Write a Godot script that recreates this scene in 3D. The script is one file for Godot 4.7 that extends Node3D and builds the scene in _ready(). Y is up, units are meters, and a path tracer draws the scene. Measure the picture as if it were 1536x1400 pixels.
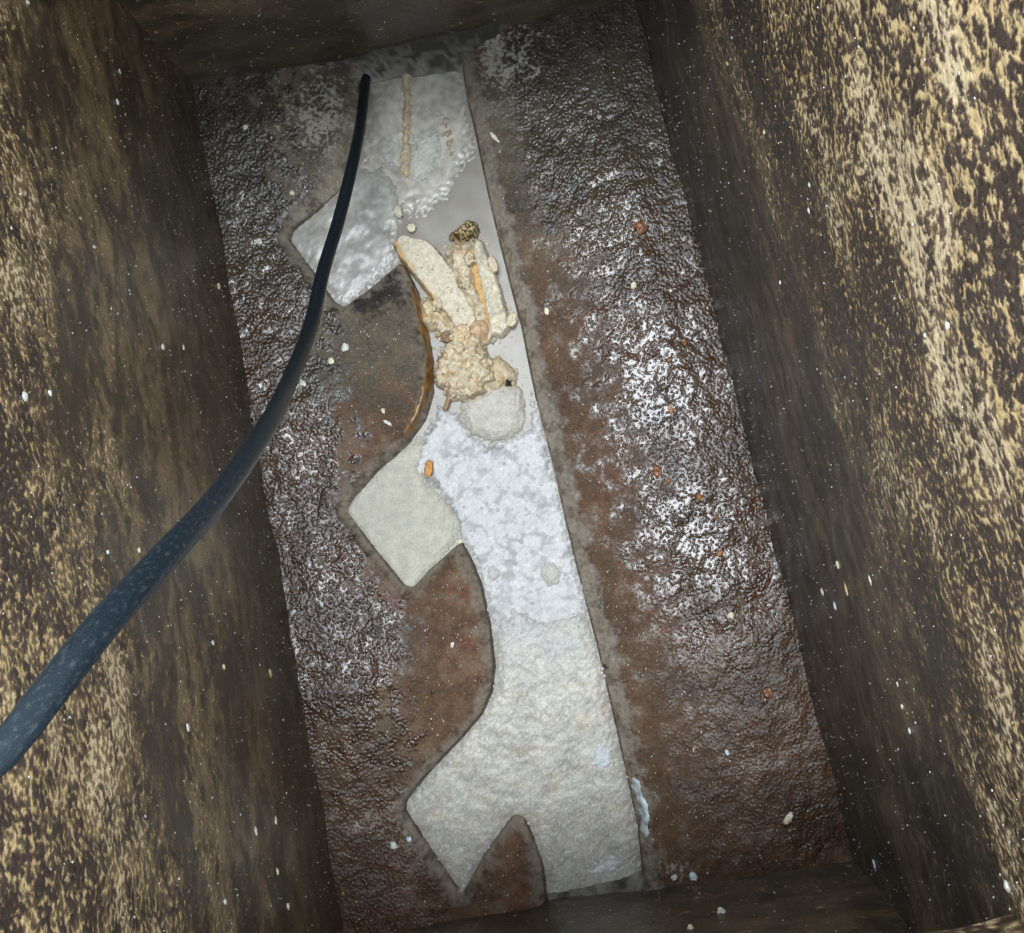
extends Node3D
# A wet inspection chamber seen from above: benching with cut channels, surcharged with murky water and grease.
# Units are metres. x runs across the chamber, z along it (towards the bottom of the picture), y up; y = 0 is the outer edge of the benching.

const WATER := -0.031
const RIM := 0.76
const FLOOR_X := Vector2(-0.27, 0.27)
const FLOOR_Z := Vector2(-0.47, 0.47)

# plan corners of the chamber: far left, far right, near right, near left
var A := Vector2(-0.2278, -0.4384)
var B := Vector2(0.2218, -0.4259)
var C := Vector2(0.2517, 0.4408)
var D := Vector2(-0.2457, 0.4235)

var channel := PackedVector2Array([Vector2(0.0423, -0.4320), Vector2(0.0390, -0.3758), Vector2(0.0400, -0.3402), Vector2(0.0399, -0.2625), Vector2(0.0419, -0.1989), Vector2(0.0451, -0.1283), Vector2(0.0444, -0.0590), Vector2(0.0470, 0.0038), Vector2(0.0483, 0.0728), Vector2(0.0503, 0.1347), Vector2(0.0535, 0.1967), Vector2(0.0548, 0.2579), Vector2(0.0554, 0.3186), Vector2(0.0554, 0.3790), Vector2(0.0517, 0.4183), Vector2(0.0489, 0.4411), Vector2(-0.0475, 0.4491), Vector2(-0.0426, 0.4000), Vector2(-0.0463, 0.3691), Vector2(-0.0515, 0.3486), Vector2(-0.0612, 0.3426), Vector2(-0.0734, 0.3523), Vector2(-0.0988, 0.3756), Vector2(-0.1248, 0.4054), Vector2(-0.1302, 0.4050), Vector2(-0.1487, 0.3624), Vector2(-0.1664, 0.3185), Vector2(-0.1637, 0.3089), Vector2(-0.1406, 0.2898), Vector2(-0.1004, 0.2619), Vector2(-0.0720, 0.2405), Vector2(-0.0564, 0.2185), Vector2(-0.0497, 0.1961), Vector2(-0.0454, 0.1560), Vector2(-0.0458, 0.1149), Vector2(-0.0502, 0.0866), Vector2(-0.0576, 0.0658), Vector2(-0.0873, 0.0823), Vector2(-0.1153, 0.1006), Vector2(-0.1228, 0.0963), Vector2(-0.1467, 0.0507), Vector2(-0.1648, 0.0131), Vector2(-0.1579, 0.0035), Vector2(-0.1251, -0.0208), Vector2(-0.0936, -0.0384), Vector2(-0.0679, -0.0621), Vector2(-0.0544, -0.0871), Vector2(-0.0488, -0.1207), Vector2(-0.0479, -0.1554), Vector2(-0.0490, -0.1907), Vector2(-0.0558, -0.2189), Vector2(-0.0622, -0.2252), Vector2(-0.0938, -0.2075), Vector2(-0.1270, -0.1929), Vector2(-0.1348, -0.1996), Vector2(-0.1510, -0.2376), Vector2(-0.1667, -0.2715), Vector2(-0.1621, -0.2803), Vector2(-0.1323, -0.2950), Vector2(-0.1068, -0.3092), Vector2(-0.0851, -0.3363), Vector2(-0.0687, -0.3646), Vector2(-0.0500, -0.4459)])
var used := {}
var noise_cache := {}
var sd_w := 0
var sd_h := 0
var sd := PackedFloat32Array()
const SD_STEP := 0.004
var M := {}


func _ready() -> void:
	setup_camera_and_light()
	make_distance_grid()
	make_materials()
	build_ground()
	build_floor()
	build_walls()
	build_water()
	build_scum()
	build_hose()
	build_grease()
	build_crumbs()
	build_specks()


func setup_camera_and_light() -> void:
	var cam := Camera3D.new()
	cam.name = "camera"
	cam.fov = 45.626
	cam.near = 0.02
	cam.far = 400.0
	cam.transform = Transform3D(Basis(Vector3(0.977851, -0.043201, 0.204796), Vector3(0.206378, 0.036001, -0.977810), Vector3(0.034869, 0.998418, 0.044119)), Vector3(0.04653, 1.09000, 0.05183))
	add_child(cam)
	cam.current = true
	var sm := ProceduralSkyMaterial.new()
	sm.sky_top_color = Color(0.88, 0.94, 1.0)
	sm.sky_horizon_color = Color(0.80, 0.84, 0.89)
	sm.sky_curve = 0.25
	sm.ground_bottom_color = Color(0.35, 0.34, 0.33)
	sm.ground_horizon_color = Color(0.6, 0.6, 0.6)
	sm.sun_angle_max = 1.0
	var sky := Sky.new()
	sky.sky_material = sm
	var e := Environment.new()
	e.background_mode = Environment.BG_SKY
	e.sky = sky
	e.tonemap_mode = Environment.TONE_MAPPER_LINEAR
	e.tonemap_exposure = 4.8
	e.sdfgi_enabled = true
	e.ssao_enabled = true
	e.ssil_enabled = true
	var we := WorldEnvironment.new()
	we.name = "world_environment"
	we.environment = e
	add_child(we)
	var sun := DirectionalLight3D.new()
	sun.name = "sun"
	sun.light_energy = 0.22
	sun.light_angular_distance = 22.0
	sun.light_color = Color(0.94, 0.97, 1.0)
	sun.shadow_enabled = true
	add_child(sun)
	sun.look_at_from_position(Vector3(-0.02, 1.0, -0.035), Vector3.ZERO, Vector3(0, 0, 1))


# ---------------------------------------------------------------- helpers

func numbered(called: String) -> String:
	var n: int = used.get(called, -1) + 1
	used[called] = n
	return called if n == 0 else "%s_%03d" % [called, n]


func tag(o: Node, label: String, category := "", group := "", kind := "") -> Node:
	o.set_meta("label", label)
	if category: o.set_meta("category", category)
	if group: o.set_meta("group", group)
	if kind: o.set_meta("kind", kind)
	return o


func put(called: String, mesh: Mesh, mat: Material, parent: Node = null) -> MeshInstance3D:
	var o := MeshInstance3D.new()
	o.name = numbered(called) if parent == null else called
	o.mesh = mesh
	o.material_override = mat
	if parent == null:
		add_child(o)
	else:
		parent.add_child(o, true)
	return o


func thing(called: String, at := Vector3.ZERO) -> Node3D:
	var o := Node3D.new()
	o.name = numbered(called)
	o.position = at
	add_child(o)
	return o


func sm(a: float, b: float, x: float) -> float:
	return smoothstep(a, b, x)


func fnl(s: int, freq: float, oct := 3, type := FastNoiseLite.TYPE_SIMPLEX_SMOOTH) -> FastNoiseLite:
	var key := "%d %f %d %d" % [s, freq, oct, type]
	if noise_cache.has(key):
		return noise_cache[key]
	var n := FastNoiseLite.new()
	n.seed = s
	n.noise_type = type
	n.frequency = freq
	n.fractal_octaves = oct
	n.fractal_type = FastNoiseLite.FRACTAL_FBM if oct > 1 else FastNoiseLite.FRACTAL_NONE
	noise_cache[key] = n
	return n


# noise as bytes, stretched sx times along u and sy along v
func noise_bytes(w: int, h: int, s: int, freq: float, oct := 3, sx := 1.0, sy := 1.0, type := FastNoiseLite.TYPE_SIMPLEX_SMOOTH) -> PackedByteArray:
	var n := fnl(s, freq, oct, type)
	var im := n.get_image(int(ceil(w / sx)), int(ceil(h / sy)), false, false, true)
	im.convert(Image.FORMAT_L8)
	if im.get_width() != w or im.get_height() != h:
		im.resize(w, h, Image.INTERPOLATE_CUBIC)
	return im.get_data()


func tex_rgb(w: int, h: int, b: PackedByteArray) -> ImageTexture:
	return ImageTexture.create_from_image(Image.create_from_data(w, h, false, Image.FORMAT_RGB8, b))


func tex_grey(w: int, h: int, b: PackedByteArray) -> ImageTexture:
	return ImageTexture.create_from_image(Image.create_from_data(w, h, false, Image.FORMAT_L8, b))


func tex_normal(w: int, h: int, f: PackedFloat32Array, scale := 1.0) -> ImageTexture:
	var im := Image.create_from_data(w, h, false, Image.FORMAT_RF, f.to_byte_array())
	im.bump_map_to_normal_map(scale)
	return ImageTexture.create_from_image(im)


# linear 0..1 to an sRGB byte, by table
var to_byte := PackedByteArray()
func srgb(v: float) -> int:
	return to_byte[clampi(int(v * 4095.0), 0, 4095)]


# a grid of nu x nv cells; pos(i, j) gives the point; front side is cross(dv, du) unless flipped
func grid(nu: int, nv: int, pos: PackedVector3Array, uv := PackedVector2Array(), col := PackedColorArray(), flip := false, keep := PackedByteArray()) -> ArrayMesh:
	var idx := PackedInt32Array()
	var row := nu + 1
	for j in nv:
		for i in nu:
			var a := j * row + i
			if keep.size() and not (keep[a] and keep[a + 1] and keep[a + row] and keep[a + row + 1]):
				continue
			if flip:
				idx.append_array([a, a + row, a + 1, a + 1, a + row, a + row + 1])
			else:
				idx.append_array([a, a + 1, a + row, a + 1, a + row + 1, a + row])
	return from_arrays(pos, uv, col, idx)


func from_arrays(pos: PackedVector3Array, uv: PackedVector2Array, col: PackedColorArray, idx: PackedInt32Array) -> ArrayMesh:
	# drop vertices that no face uses
	var map := PackedInt32Array()
	map.resize(pos.size())
	map.fill(-1)
	var p2 := PackedVector3Array()
	var u2 := PackedVector2Array()
	var c2 := PackedColorArray()
	for k in idx.size():
		var v := idx[k]
		if map[v] < 0:
			map[v] = p2.size()
			p2.append(pos[v])
			if uv.size(): u2.append(uv[v])
			if col.size(): c2.append(col[v])
		idx[k] = map[v]
	var nrm := PackedVector3Array()
	nrm.resize(p2.size())
	for k in range(0, idx.size(), 3):
		var a := p2[idx[k]]
		var n := (p2[idx[k + 2]] - a).cross(p2[idx[k + 1]] - a)
		nrm[idx[k]] += n
		nrm[idx[k + 1]] += n
		nrm[idx[k + 2]] += n
	for k in nrm.size():
		nrm[k] = nrm[k].normalized()
	var arr := []
	arr.resize(Mesh.ARRAY_MAX)
	arr[Mesh.ARRAY_VERTEX] = p2
	arr[Mesh.ARRAY_NORMAL] = nrm
	if uv.size(): arr[Mesh.ARRAY_TEX_UV] = u2
	if col.size(): arr[Mesh.ARRAY_COLOR] = c2
	arr[Mesh.ARRAY_INDEX] = idx
	var m := ArrayMesh.new()
	m.add_surface_from_arrays(Mesh.PRIMITIVE_TRIANGLES, arr)
	return m


func dist_to(poly: PackedVector2Array, p: Vector2) -> float:
	var best := 1e9
	var n := poly.size()
	for k in n:
		var q := Geometry2D.get_closest_point_to_segment(p, poly[k], poly[(k + 1) % n])
		best = minf(best, p.distance_squared_to(q))
	best = sqrt(best)
	return -best if Geometry2D.is_point_in_polygon(p, poly) else best


func make_distance_grid() -> void:
	sd_w = int((FLOOR_X.y - FLOOR_X.x) / SD_STEP) + 2
	sd_h = int((FLOOR_Z.y - FLOOR_Z.x) / SD_STEP) + 2
	sd.resize(sd_w * sd_h)
	for j in sd_h:
		for i in sd_w:
			sd[j * sd_w + i] = dist_to(channel, Vector2(FLOOR_X.x + i * SD_STEP, FLOOR_Z.x + j * SD_STEP))
	to_byte.resize(4096)
	for k in 4096:
		to_byte[k] = int(round(Color(k / 4095.0, 0, 0).linear_to_srgb().r * 255.0))


# signed distance to the edge of the water, positive on the benching
func dist(x: float, z: float) -> float:
	var fx := clampf((x - FLOOR_X.x) / SD_STEP, 0.0, sd_w - 1.001)
	var fz := clampf((z - FLOOR_Z.x) / SD_STEP, 0.0, sd_h - 1.001)
	var i := int(fx)
	var j := int(fz)
	fx -= i
	fz -= j
	var k := j * sd_w + i
	return lerpf(lerpf(sd[k], sd[k + 1], fx), lerpf(sd[k + sd_w], sd[k + sd_w + 1], fx), fz)


func gauss(x: float, z: float, cx: float, cz: float, r: float) -> float:
	return exp(-((x - cx) * (x - cx) + (z - cz) * (z - cz)) / (r * r))


func lip_width(x: float, z: float) -> float:
	# broad and worn on the right side of the main channel and at the upper branch, tighter elsewhere
	return lerpf(0.0125, 0.018, sm(-0.02, 0.03, x)) + 0.022 * gauss(x, z, -0.0873, -0.3303, 0.07) + fnl(13, 22.0, 2).get_noise_2d(x, z) * 0.004


func floor_height(x: float, z: float) -> float:
	var d := dist(x, z)
	var bench := -0.010 + 0.095 * minf(maxf(d, 0.0), 0.14)
	var u := clampf((d + 0.001) / (lip_width(x, z) * 0.85), 0.0, 1.0)
	var t := 1.0 - pow(1.0 - u, 2.3)
	var y := lerpf(WATER - 0.005, bench, t) - 0.02 * sm(0.0, -0.012, d)
	var n := fnl(11, 18.0).get_noise_2d(x, z) * 0.0016 + fnl(12, 75.0, 2).get_noise_2d(x, z) * 0.0008
	return y + n * sm(0.0, 0.01, d)


# a closed lump: a superellipsoid of the given size, roughened by noise; squareness 1 is round, 0.3 boxy
func lump(size: Vector3, s: int, rough: float, freq: float, square: float, nu: int, nv: int, tone: Callable) -> ArrayMesh:
	var pos := PackedVector3Array()
	var col := PackedColorArray()
	var n := fnl(s, freq, 4)
	var span := (size.x + size.y + size.z) / 6.0
	for j in nv + 1:
		var phi := PI * j / nv
		for i in nu + 1:
			var th := TAU * (i % nu) / nu
			var sp := sin(phi)
			var cp := cos(phi)
			var c := cos(th)
			var si := sin(th)
			var p := Vector3(signf(c) * pow(absf(c), square) * pow(sp, square), signf(cp) * pow(absf(cp), square), signf(si) * pow(absf(si), square) * pow(sp, square))
			if j == 0 or j == nv:
				p = Vector3(0, signf(cp), 0)
			var q := p * size * 0.5
			var k := rough * n.get_noise_3dv(q / span)
			q += p.normalized() * k * minf(size.x, minf(size.y, size.z)) * 0.5 + p * size * 0.2 * k
			pos.append(q)
			col.append(tone.call(q, p, n.get_noise_3dv(p * 3.1 + Vector3(9, 4, 7))))
	return grid(nu, nv, pos, PackedVector2Array(), col, true)


# a sheet lying on the water: domed to its outline, dipping under the surface at its edge
func sheet(outline: PackedVector2Array, thick: float, edge: float, step: float, rough: float, freq: float, s: int, tone: Callable, ragged := 0.0015, uv_size := 0.1, type := FastNoiseLite.TYPE_SIMPLEX_SMOOTH, tilt := Vector2.ZERO) -> ArrayMesh:
	var lo := outline[0]
	var hi := outline[0]
	for p in outline:
		lo = lo.min(p)
		hi = hi.max(p)
	lo -= Vector2(0.004, 0.004)
	hi += Vector2(0.004, 0.004)
	var nu := int((hi.x - lo.x) / step) + 1
	var nv := int((hi.y - lo.y) / step) + 1
	var pos := PackedVector3Array()
	var uv := PackedVector2Array()
	var col := PackedColorArray()
	var keep := PackedByteArray()
	var n := fnl(s, freq, 4 if type != FastNoiseLite.TYPE_CELLULAR else 3, type)
	var sign := -1.0 if type == FastNoiseLite.TYPE_CELLULAR else 1.0
	var mean := (lo + hi) * 0.5
	var rag := fnl(s + 1, 65.0 if thick > 0.011 else 140.0, 4)
	for j in nv + 1:
		for i in nu + 1:
			var x := lo.x + i * step
			var z := lo.y + j * step
			var d := -dist_to(outline, Vector2(x, z)) + rag.get_noise_2d(x, z) * ragged * (1.0 if thick > 0.01 else 2.0)
			if thick > 0.01: d += 0.0022
			var k := sqrt(clampf(d / edge, 0.0, 1.0))
			var g := n.get_noise_2d(x, z) * sign
			var lift := tilt.dot(Vector2(x, z) - mean)
			pos.append(Vector3(x, WATER - 0.002 + (thick + lift + 0.002) * k + g * rough * k, z))
			uv.append(Vector2(x, z) / uv_size)
			var c: Color = tone.call(x, z, d, g)
			if thick < 0.004:
				c = c.lerp(Color(0.31, 0.285, 0.24), sm(edge, 0.0, d + g * 0.003) * 0.85)
			col.append(c)
			keep.append(1 if d > -step else 0)
	return grid(nu, nv, pos, uv, col, false, keep)


func tube(path: PackedVector3Array, radius: float, sides := 16, steps := 120) -> ArrayMesh:
	var cv := Curve3D.new()
	for k in path.size():
		var a := path[maxi(k - 1, 0)]
		var b := path[mini(k + 1, path.size() - 1)]
		var t := (b - a) / 6.0
		cv.add_point(path[k], -t, t)
	var length := cv.get_baked_length()
	var pos := PackedVector3Array()
	var uv := PackedVector2Array()
	var side := Vector3.ZERO
	for j in steps + 1:
		var o := length * j / steps
		var p := cv.sample_baked(o, true)
		var f := (cv.sample_baked(minf(o + 0.004, length), true) - cv.sample_baked(maxf(o - 0.004, 0.0), true)).normalized()
		if side == Vector3.ZERO:
			side = f.cross(Vector3.UP).normalized()
		side = (side - f * side.dot(f)).normalized()
		var up := side.cross(f)
		for i in sides + 1:
			var th := TAU * (i % sides) / sides
			var r := radius if j > 0 and j < steps else radius * 0.2
			pos.append(p + (side * cos(th) + up * sin(th)) * r)
			uv.append(Vector2(float(i) / sides, o / 0.2))
	return grid(sides, steps, pos, uv, PackedColorArray(), false)


# ---------------------------------------------------------------- materials

func std(rough: float, albedo := Color.WHITE, vertex := true) -> StandardMaterial3D:
	var m := StandardMaterial3D.new()
	m.roughness = rough
	m.albedo_color = albedo
	m.vertex_color_use_as_albedo = vertex
	return m


func normal_from_noise(w: int, s: int, freq: float, oct: int, type: int, strength: float, ridges := false) -> ImageTexture:
	var n := fnl(s, freq, oct, type)
	if type == FastNoiseLite.TYPE_CELLULAR:
		n.cellular_return_type = FastNoiseLite.RETURN_DISTANCE2_SUB if ridges else FastNoiseLite.RETURN_DISTANCE
	var im := n.get_seamless_image(w, w, false, false, 0.12, true)
	im.convert(Image.FORMAT_L8)
	im.convert(Image.FORMAT_RF)
	im.bump_map_to_normal_map(strength)
	return ImageTexture.create_from_image(im)


# black rubber with grey scuffs and dried splashes
func hose_texture() -> ImageTexture:
	var w := 256
	var h := 512
	var n1 := noise_bytes(w, h, 801, 0.05, 4, 1.0, 2.0)
	var n2 := noise_bytes(w, h, 802, 0.22, 2)
	var rgb := PackedByteArray()
	rgb.resize(w * h * 3)
	for k in w * h:
		var dust := sm(0.60, 0.80, n1[k] / 255.0 * 0.7 + n2[k] / 255.0 * 0.4) * 0.02 + sm(0.86, 0.94, n2[k] / 255.0) * 0.07
		rgb[k * 3] = srgb(0.009 + dust)
		rgb[k * 3 + 1] = srgb(0.014 + dust * 0.97)
		rgb[k * 3 + 2] = srgb(0.018 + dust * 0.9)
	return tex_rgb(w, h, rgb)


func make_materials() -> void:
	var m := std(0.30)
	m.metallic_specular = 0.36
	M.water = m
	m = std(0.42)
	m.normal_enabled = true
	m.normal_texture = normal_from_noise(512, 31, 0.035, 2, FastNoiseLite.TYPE_CELLULAR, 1.2)
	m.normal_scale = 0.32
	M.foam = m
	m = std(0.38)
	m.metallic_specular = 0.45
	m.normal_enabled = true
	m.normal_texture = normal_from_noise(512, 32, 0.07, 3, FastNoiseLite.TYPE_SIMPLEX_SMOOTH, 5.0)
	m.normal_scale = 0.25
	M.scum = m
	m = std(0.6)
	m.normal_enabled = true
	m.normal_texture = normal_from_noise(512, 33, 0.12, 2, FastNoiseLite.TYPE_CELLULAR, 4.0)
	m.normal_scale = 0.8
	M.froth = m
	m = std(0.30)
	m.normal_enabled = true
	m.normal_texture = normal_from_noise(512, 34, 0.018, 4, FastNoiseLite.TYPE_SIMPLEX_SMOOTH, 4.0)
	m.normal_scale = 0.08
	M.slime = m
	m = std(0.5)
	m.normal_enabled = true
	m.uv1_triplanar = true
	m.uv1_scale = Vector3(14, 14, 14)
	m.normal_texture = normal_from_noise(512, 35, 0.05, 4, FastNoiseLite.TYPE_SIMPLEX_SMOOTH, 7.0)
	m.normal_scale = 0.5
	M.grease = m
	m = std(0.35)
	M.crumb = m
	m = std(0.25)
	M.speck = m
	m = std(0.32, Color.WHITE, false)
	m.albedo_texture = hose_texture()
	m.metallic_specular = 0.22
	m.normal_enabled = true
	m.uv1_scale = Vector3(1, 3, 1)
	m.normal_texture = normal_from_noise(512, 36, 0.09, 3, FastNoiseLite.TYPE_SIMPLEX_SMOOTH, 2.2)
	m.normal_scale = 0.5
	M.hose = m
	m = std(0.9, Color(0.27, 0.26, 0.24).linear_to_srgb(), false)
	m.normal_enabled = true
	m.uv1_triplanar = true
	m.uv1_world_triplanar = true
	m.uv1_scale = Vector3(3, 3, 3)
	m.normal_texture = M.scum.normal_texture
	M.paving = m
	m = std(0.92)
	m.metallic_specular = 0.2
	m.normal_enabled = true
	m.uv1_triplanar = true
	m.uv1_scale = Vector3(10, 10, 10)
	m.normal_texture = M.grease.normal_texture
	M.mortar = m


# ---------------------------------------------------------------- setting

func build_ground() -> void:
	# one paved sheet out to the horizon with the mouth of the chamber left open
	var o := [Vector2(-150, -150), Vector2(150, -150), Vector2(150, 150), Vector2(-150, 150)]
	var n := [Vector2(-0.252, -0.365), Vector2(0.262, -0.365), Vector2(0.262, 0.348), Vector2(-0.262, 0.348)]
	var pos := PackedVector3Array()
	for k in 4:
		pos.append(Vector3(o[k].x, RIM, o[k].y))
	for k in 4:
		pos.append(Vector3(n[k].x, RIM, n[k].y))
	for k in 4:
		pos.append(Vector3(n[k].x, RIM - 0.14, n[k].y))
	var idx := PackedInt32Array()
	for k in 4:
		var l := (k + 1) % 4
		idx.append_array([k, l, 4 + k, l, 4 + l, 4 + k, 4 + k, 4 + l, 8 + k, 4 + l, 8 + l, 8 + k])
	var g := put("ground", from_arrays(pos, PackedVector2Array(), PackedColorArray(), idx), M.paving)
	tag(g, "pale concrete ground around the mouth of the chamber", "", "", "structure")


func build_floor() -> void:
	var w := 972
	var h := 1692
	var big := noise_bytes(w, h, 1, 0.006, 4)
	var mid := noise_bytes(w, h, 2, 0.022, 4)
	var fine := noise_bytes(w, h, 3, 0.09, 3)
	var grain := noise_bytes(w, h, 4, 0.33, 2)
	var bump := noise_bytes(w, h, 5, 0.13, 3)
	var bump2 := noise_bytes(w, h, 6, 0.19, 2)
	var cells := noise_bytes(w, h, 7, 0.14, 1, 1.0, 1.0, FastNoiseLite.TYPE_CELLULAR)
	for k in cells.size():
		cells[k] = 255 - mini(cells[k] * 2, 255)
	var rgb := PackedByteArray()
	rgb.resize(w * h * 3)
	var rgh := PackedByteArray()
	rgh.resize(w * h)
	var hgt := PackedFloat32Array()
	hgt.resize(w * h)
	var sx := (FLOOR_X.y - FLOOR_X.x) / w
	var sz := (FLOOR_Z.y - FLOOR_Z.x) / h
	var white_at := Vector2(-0.1016, -0.3785)
	var white2 := Vector2(0.0839, -0.3988)
	var slot_shade_a := Vector2(-0.1035, -0.1842)
	var slot_shade_b := Vector2(-0.0632, -0.1979)
	for j in h:
		var z := FLOOR_Z.x + (j + 0.5) * sz
		for i in w:
			var x := FLOOR_X.x + (i + 0.5) * sx
			var k := j * w + i
			var d := dist(x, z)
			if d < -0.006:
				rgh[k] = 90
				rgb[k * 3] = 120
				rgb[k * 3 + 1] = 115
				rgb[k * 3 + 2] = 105
				continue
			var nb := big[k] / 255.0
			var nm := mid[k] / 255.0
			var nf := fine[k] / 255.0
			var ng := grain[k] / 255.0
			# rust-brown crust, greyer towards the far end and in patches
			var grey := clampf(sm(-0.12, -0.33, z + (nm - 0.5) * 0.25) * 0.85 + sm(0.52, 0.72, nm * 0.6 + nb * 0.4) * 0.5, 0.0, 1.0)
			if x < 0.0:
				grey = maxf(grey, sm(-0.05, -0.13, z + (nm - 0.5) * 0.1) * sm(-0.205, -0.16, x) * 0.9)
			var tone := 0.58 + 0.95 * nb * nm * 1.6 + (nf - 0.5) * 0.6 + (ng - 0.5) * 0.8
			var r := lerpf(0.102, 0.098, grey) * tone
			var g := lerpf(0.053, 0.080, grey) * tone
			var b := lerpf(0.024, 0.052, grey) * tone
			# redder blotches
			var red := sm(0.56, 0.75, nb * 0.5 + nf * 0.5) * (1.0 - grey)
			r *= 1.0 + 0.25 * red
			g *= 1.0 - 0.08 * red
			# wet outer strips, gloss broken up by noise
			var wet := 0.0
			if x > 0.0:
				wet = sm(0.075, 0.14, x - 0.02 * z + (nm - 0.5) * 0.11 + (nf - 0.5) * 0.03)
				wet *= 1.0 - 0.35 * sm(0.16, 0.26, z + (nm - 0.5) * 0.2)
				wet = maxf(wet, sm(-0.18, -0.26, z + (nm - 0.5) * 0.1) * sm(0.02, 0.06, d))
				wet = maxf(wet, sm(0.3, 0.9, gauss(x, z, 0.2181, 0.4020, 0.045)) )
			else:
				wet = sm(-0.125, -0.165, x + (nm - 0.5) * 0.09 + (nf - 0.5) * 0.03)
				wet *= 1.0 - 0.35 * sm(0.18, 0.3, z + (nm - 0.5) * 0.2)
				wet = maxf(wet, sm(0.35, 0.8, gauss(x, z, -0.1666, 0.1412, 0.055) + (nm - 0.5) * 0.5))
			var dark := wet * 0.42
			r *= 1.0 - dark
			g *= 1.0 - dark * 0.95
			b *= 1.0 - dark * 0.85
			# dark notch under the upper branch: its deep shade painted into the colour
			var near := Geometry2D.get_closest_point_to_segment(Vector2(x, z), slot_shade_a, slot_shade_b) if d < 0.05 else Vector2(9, 9)
			var slot_shade := sm(0.019, 0.002, near.distance_to(Vector2(x, z)) + (nf - 0.5) * 0.014 + (nm - 0.5) * 0.02) * 0.95
			r *= 1.0 - 0.85 * slot_shade
			g *= 1.0 - 0.85 * slot_shade
			b *= 1.0 - 0.85 * slot_shade
			# mineral bloom, pale and crusty
			var crusty := maxf(gauss(x, z, white_at.x, white_at.y, 0.062), gauss(x, z, white2.x, white2.y, 0.055))
			crusty = maxf(crusty, 0.75 * maxf(gauss(x, z, -0.1750, 0.3391, 0.016), gauss(x, z, 0.0802, 0.4216, 0.022)))
			var bloom := sm(0.42, 0.62, crusty * 0.55 + (nm - 0.5) * 0.55 + (nf - 0.5) * 0.7 + (ng - 0.5) * 0.3) * sm(0.05, 0.3, crusty)
			r = lerpf(r, 0.30 + 0.16 * ng, bloom * 0.85)
			g = lerpf(g, 0.275 + 0.15 * ng, bloom * 0.85)
			b = lerpf(b, 0.22 + 0.13 * ng, bloom * 0.85)
			# grease line: a grey band with streaks that follows the edge of the water
			var lw := lip_width(x, z)
			var band := sm(lw * 1.2 + (nf - 0.5) * 0.008 + (nm - 0.5) * 0.02, lw * lerpf(0.35, 0.75, sm(-0.02, 0.03, x)), d)
			var streak := 0.5 + 0.5 * sin(d * 1300.0 + nm * 26.0 + nb * 12.0)
			var rel_d := d / lw
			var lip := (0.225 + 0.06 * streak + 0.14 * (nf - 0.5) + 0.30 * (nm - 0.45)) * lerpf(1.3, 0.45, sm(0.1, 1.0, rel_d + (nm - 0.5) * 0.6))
			lip *= 1.0 - 0.75 * sm(0.0034, 0.0014, d) * sm(0.38, 0.5, nb * 0.5 + nm * 0.5)  # dark line at the water, partly shade painted in to deepen the channel
			band *= lerpf(0.55, 0.92, sm(0.25, 0.6, nm * 0.7 + nf * 0.3)) * lerpf(0.8, 1.0, sm(-0.02, 0.03, x))
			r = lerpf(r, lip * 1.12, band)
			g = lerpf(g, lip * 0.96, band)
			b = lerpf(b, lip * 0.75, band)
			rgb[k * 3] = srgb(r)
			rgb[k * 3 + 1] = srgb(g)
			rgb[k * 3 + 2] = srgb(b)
			# grains standing out of a film of water; the film is deepest in a pool on the right
			var pool := gauss(x, z, 0.1809, -0.0469, 0.06)
			if x > 0.0:
				pool = maxf(pool, 0.75 * gauss(x, z, 0.1683, 0.1039, 0.07))
			var ro := lerpf(0.88 - 0.35 * ng, lerpf(0.27, 0.14, sm(0.4, 0.62, nb * 0.6 + nm * 0.4)) + 0.12 * (nf - 0.5), wet)
			ro = lerpf(ro, 0.10, wet * sm(0.25, 0.8, pool + (nm - 0.5) * 0.6))
			ro = lerpf(ro, 0.5, band * 0.7)
			ro = lerpf(ro, 0.8, bloom)
			rgh[k] = clampi(int(ro * 255.0), 0, 255)
			var gh := (cells[k] / 255.0) * 0.65 + (bump[k] / 255.0) * 0.75 + (bump2[k] / 255.0 - 0.5) * 0.35
			var film := 0.38 + 0.30 * pool + (nm - 0.5) * 0.5
			gh = lerpf(gh * 0.38, maxf(gh, film), wet)
			hgt[k] = gh * 1.45 * (1.0 - 0.7 * band) + (ng - 0.5) * 0.6 * (1.0 - 0.75 * wet) + bloom * nf * 2.0
	var m := std(1.0, Color.WHITE, false)
	m.albedo_texture = tex_rgb(w, h, rgb)
	m.roughness_texture = tex_grey(w, h, rgh)
	m.roughness_texture_channel = BaseMaterial3D.TEXTURE_CHANNEL_GRAYSCALE
	m.normal_enabled = true
	m.normal_texture = tex_normal(w, h, hgt)
	m.normal_scale = 1.0
	m.metallic_specular = 0.45
	var step := 0.0025
	var nu := int((FLOOR_X.y - FLOOR_X.x) / step)
	var nv := int((FLOOR_Z.y - FLOOR_Z.x) / step)
	var pos := PackedVector3Array()
	var uv := PackedVector2Array()
	for j in nv + 1:
		for i in nu + 1:
			var x := FLOOR_X.x + i * step
			var z := FLOOR_Z.x + j * step
			pos.append(Vector3(x, floor_height(x, z), z))
			uv.append(Vector2(float(i) / nu, float(j) / nv))
	var f := put("floor", grid(nu, nv, pos, uv), m)
	tag(f, "rust brown wet benching with a main channel and three cut side branches", "", "", "structure")


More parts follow.
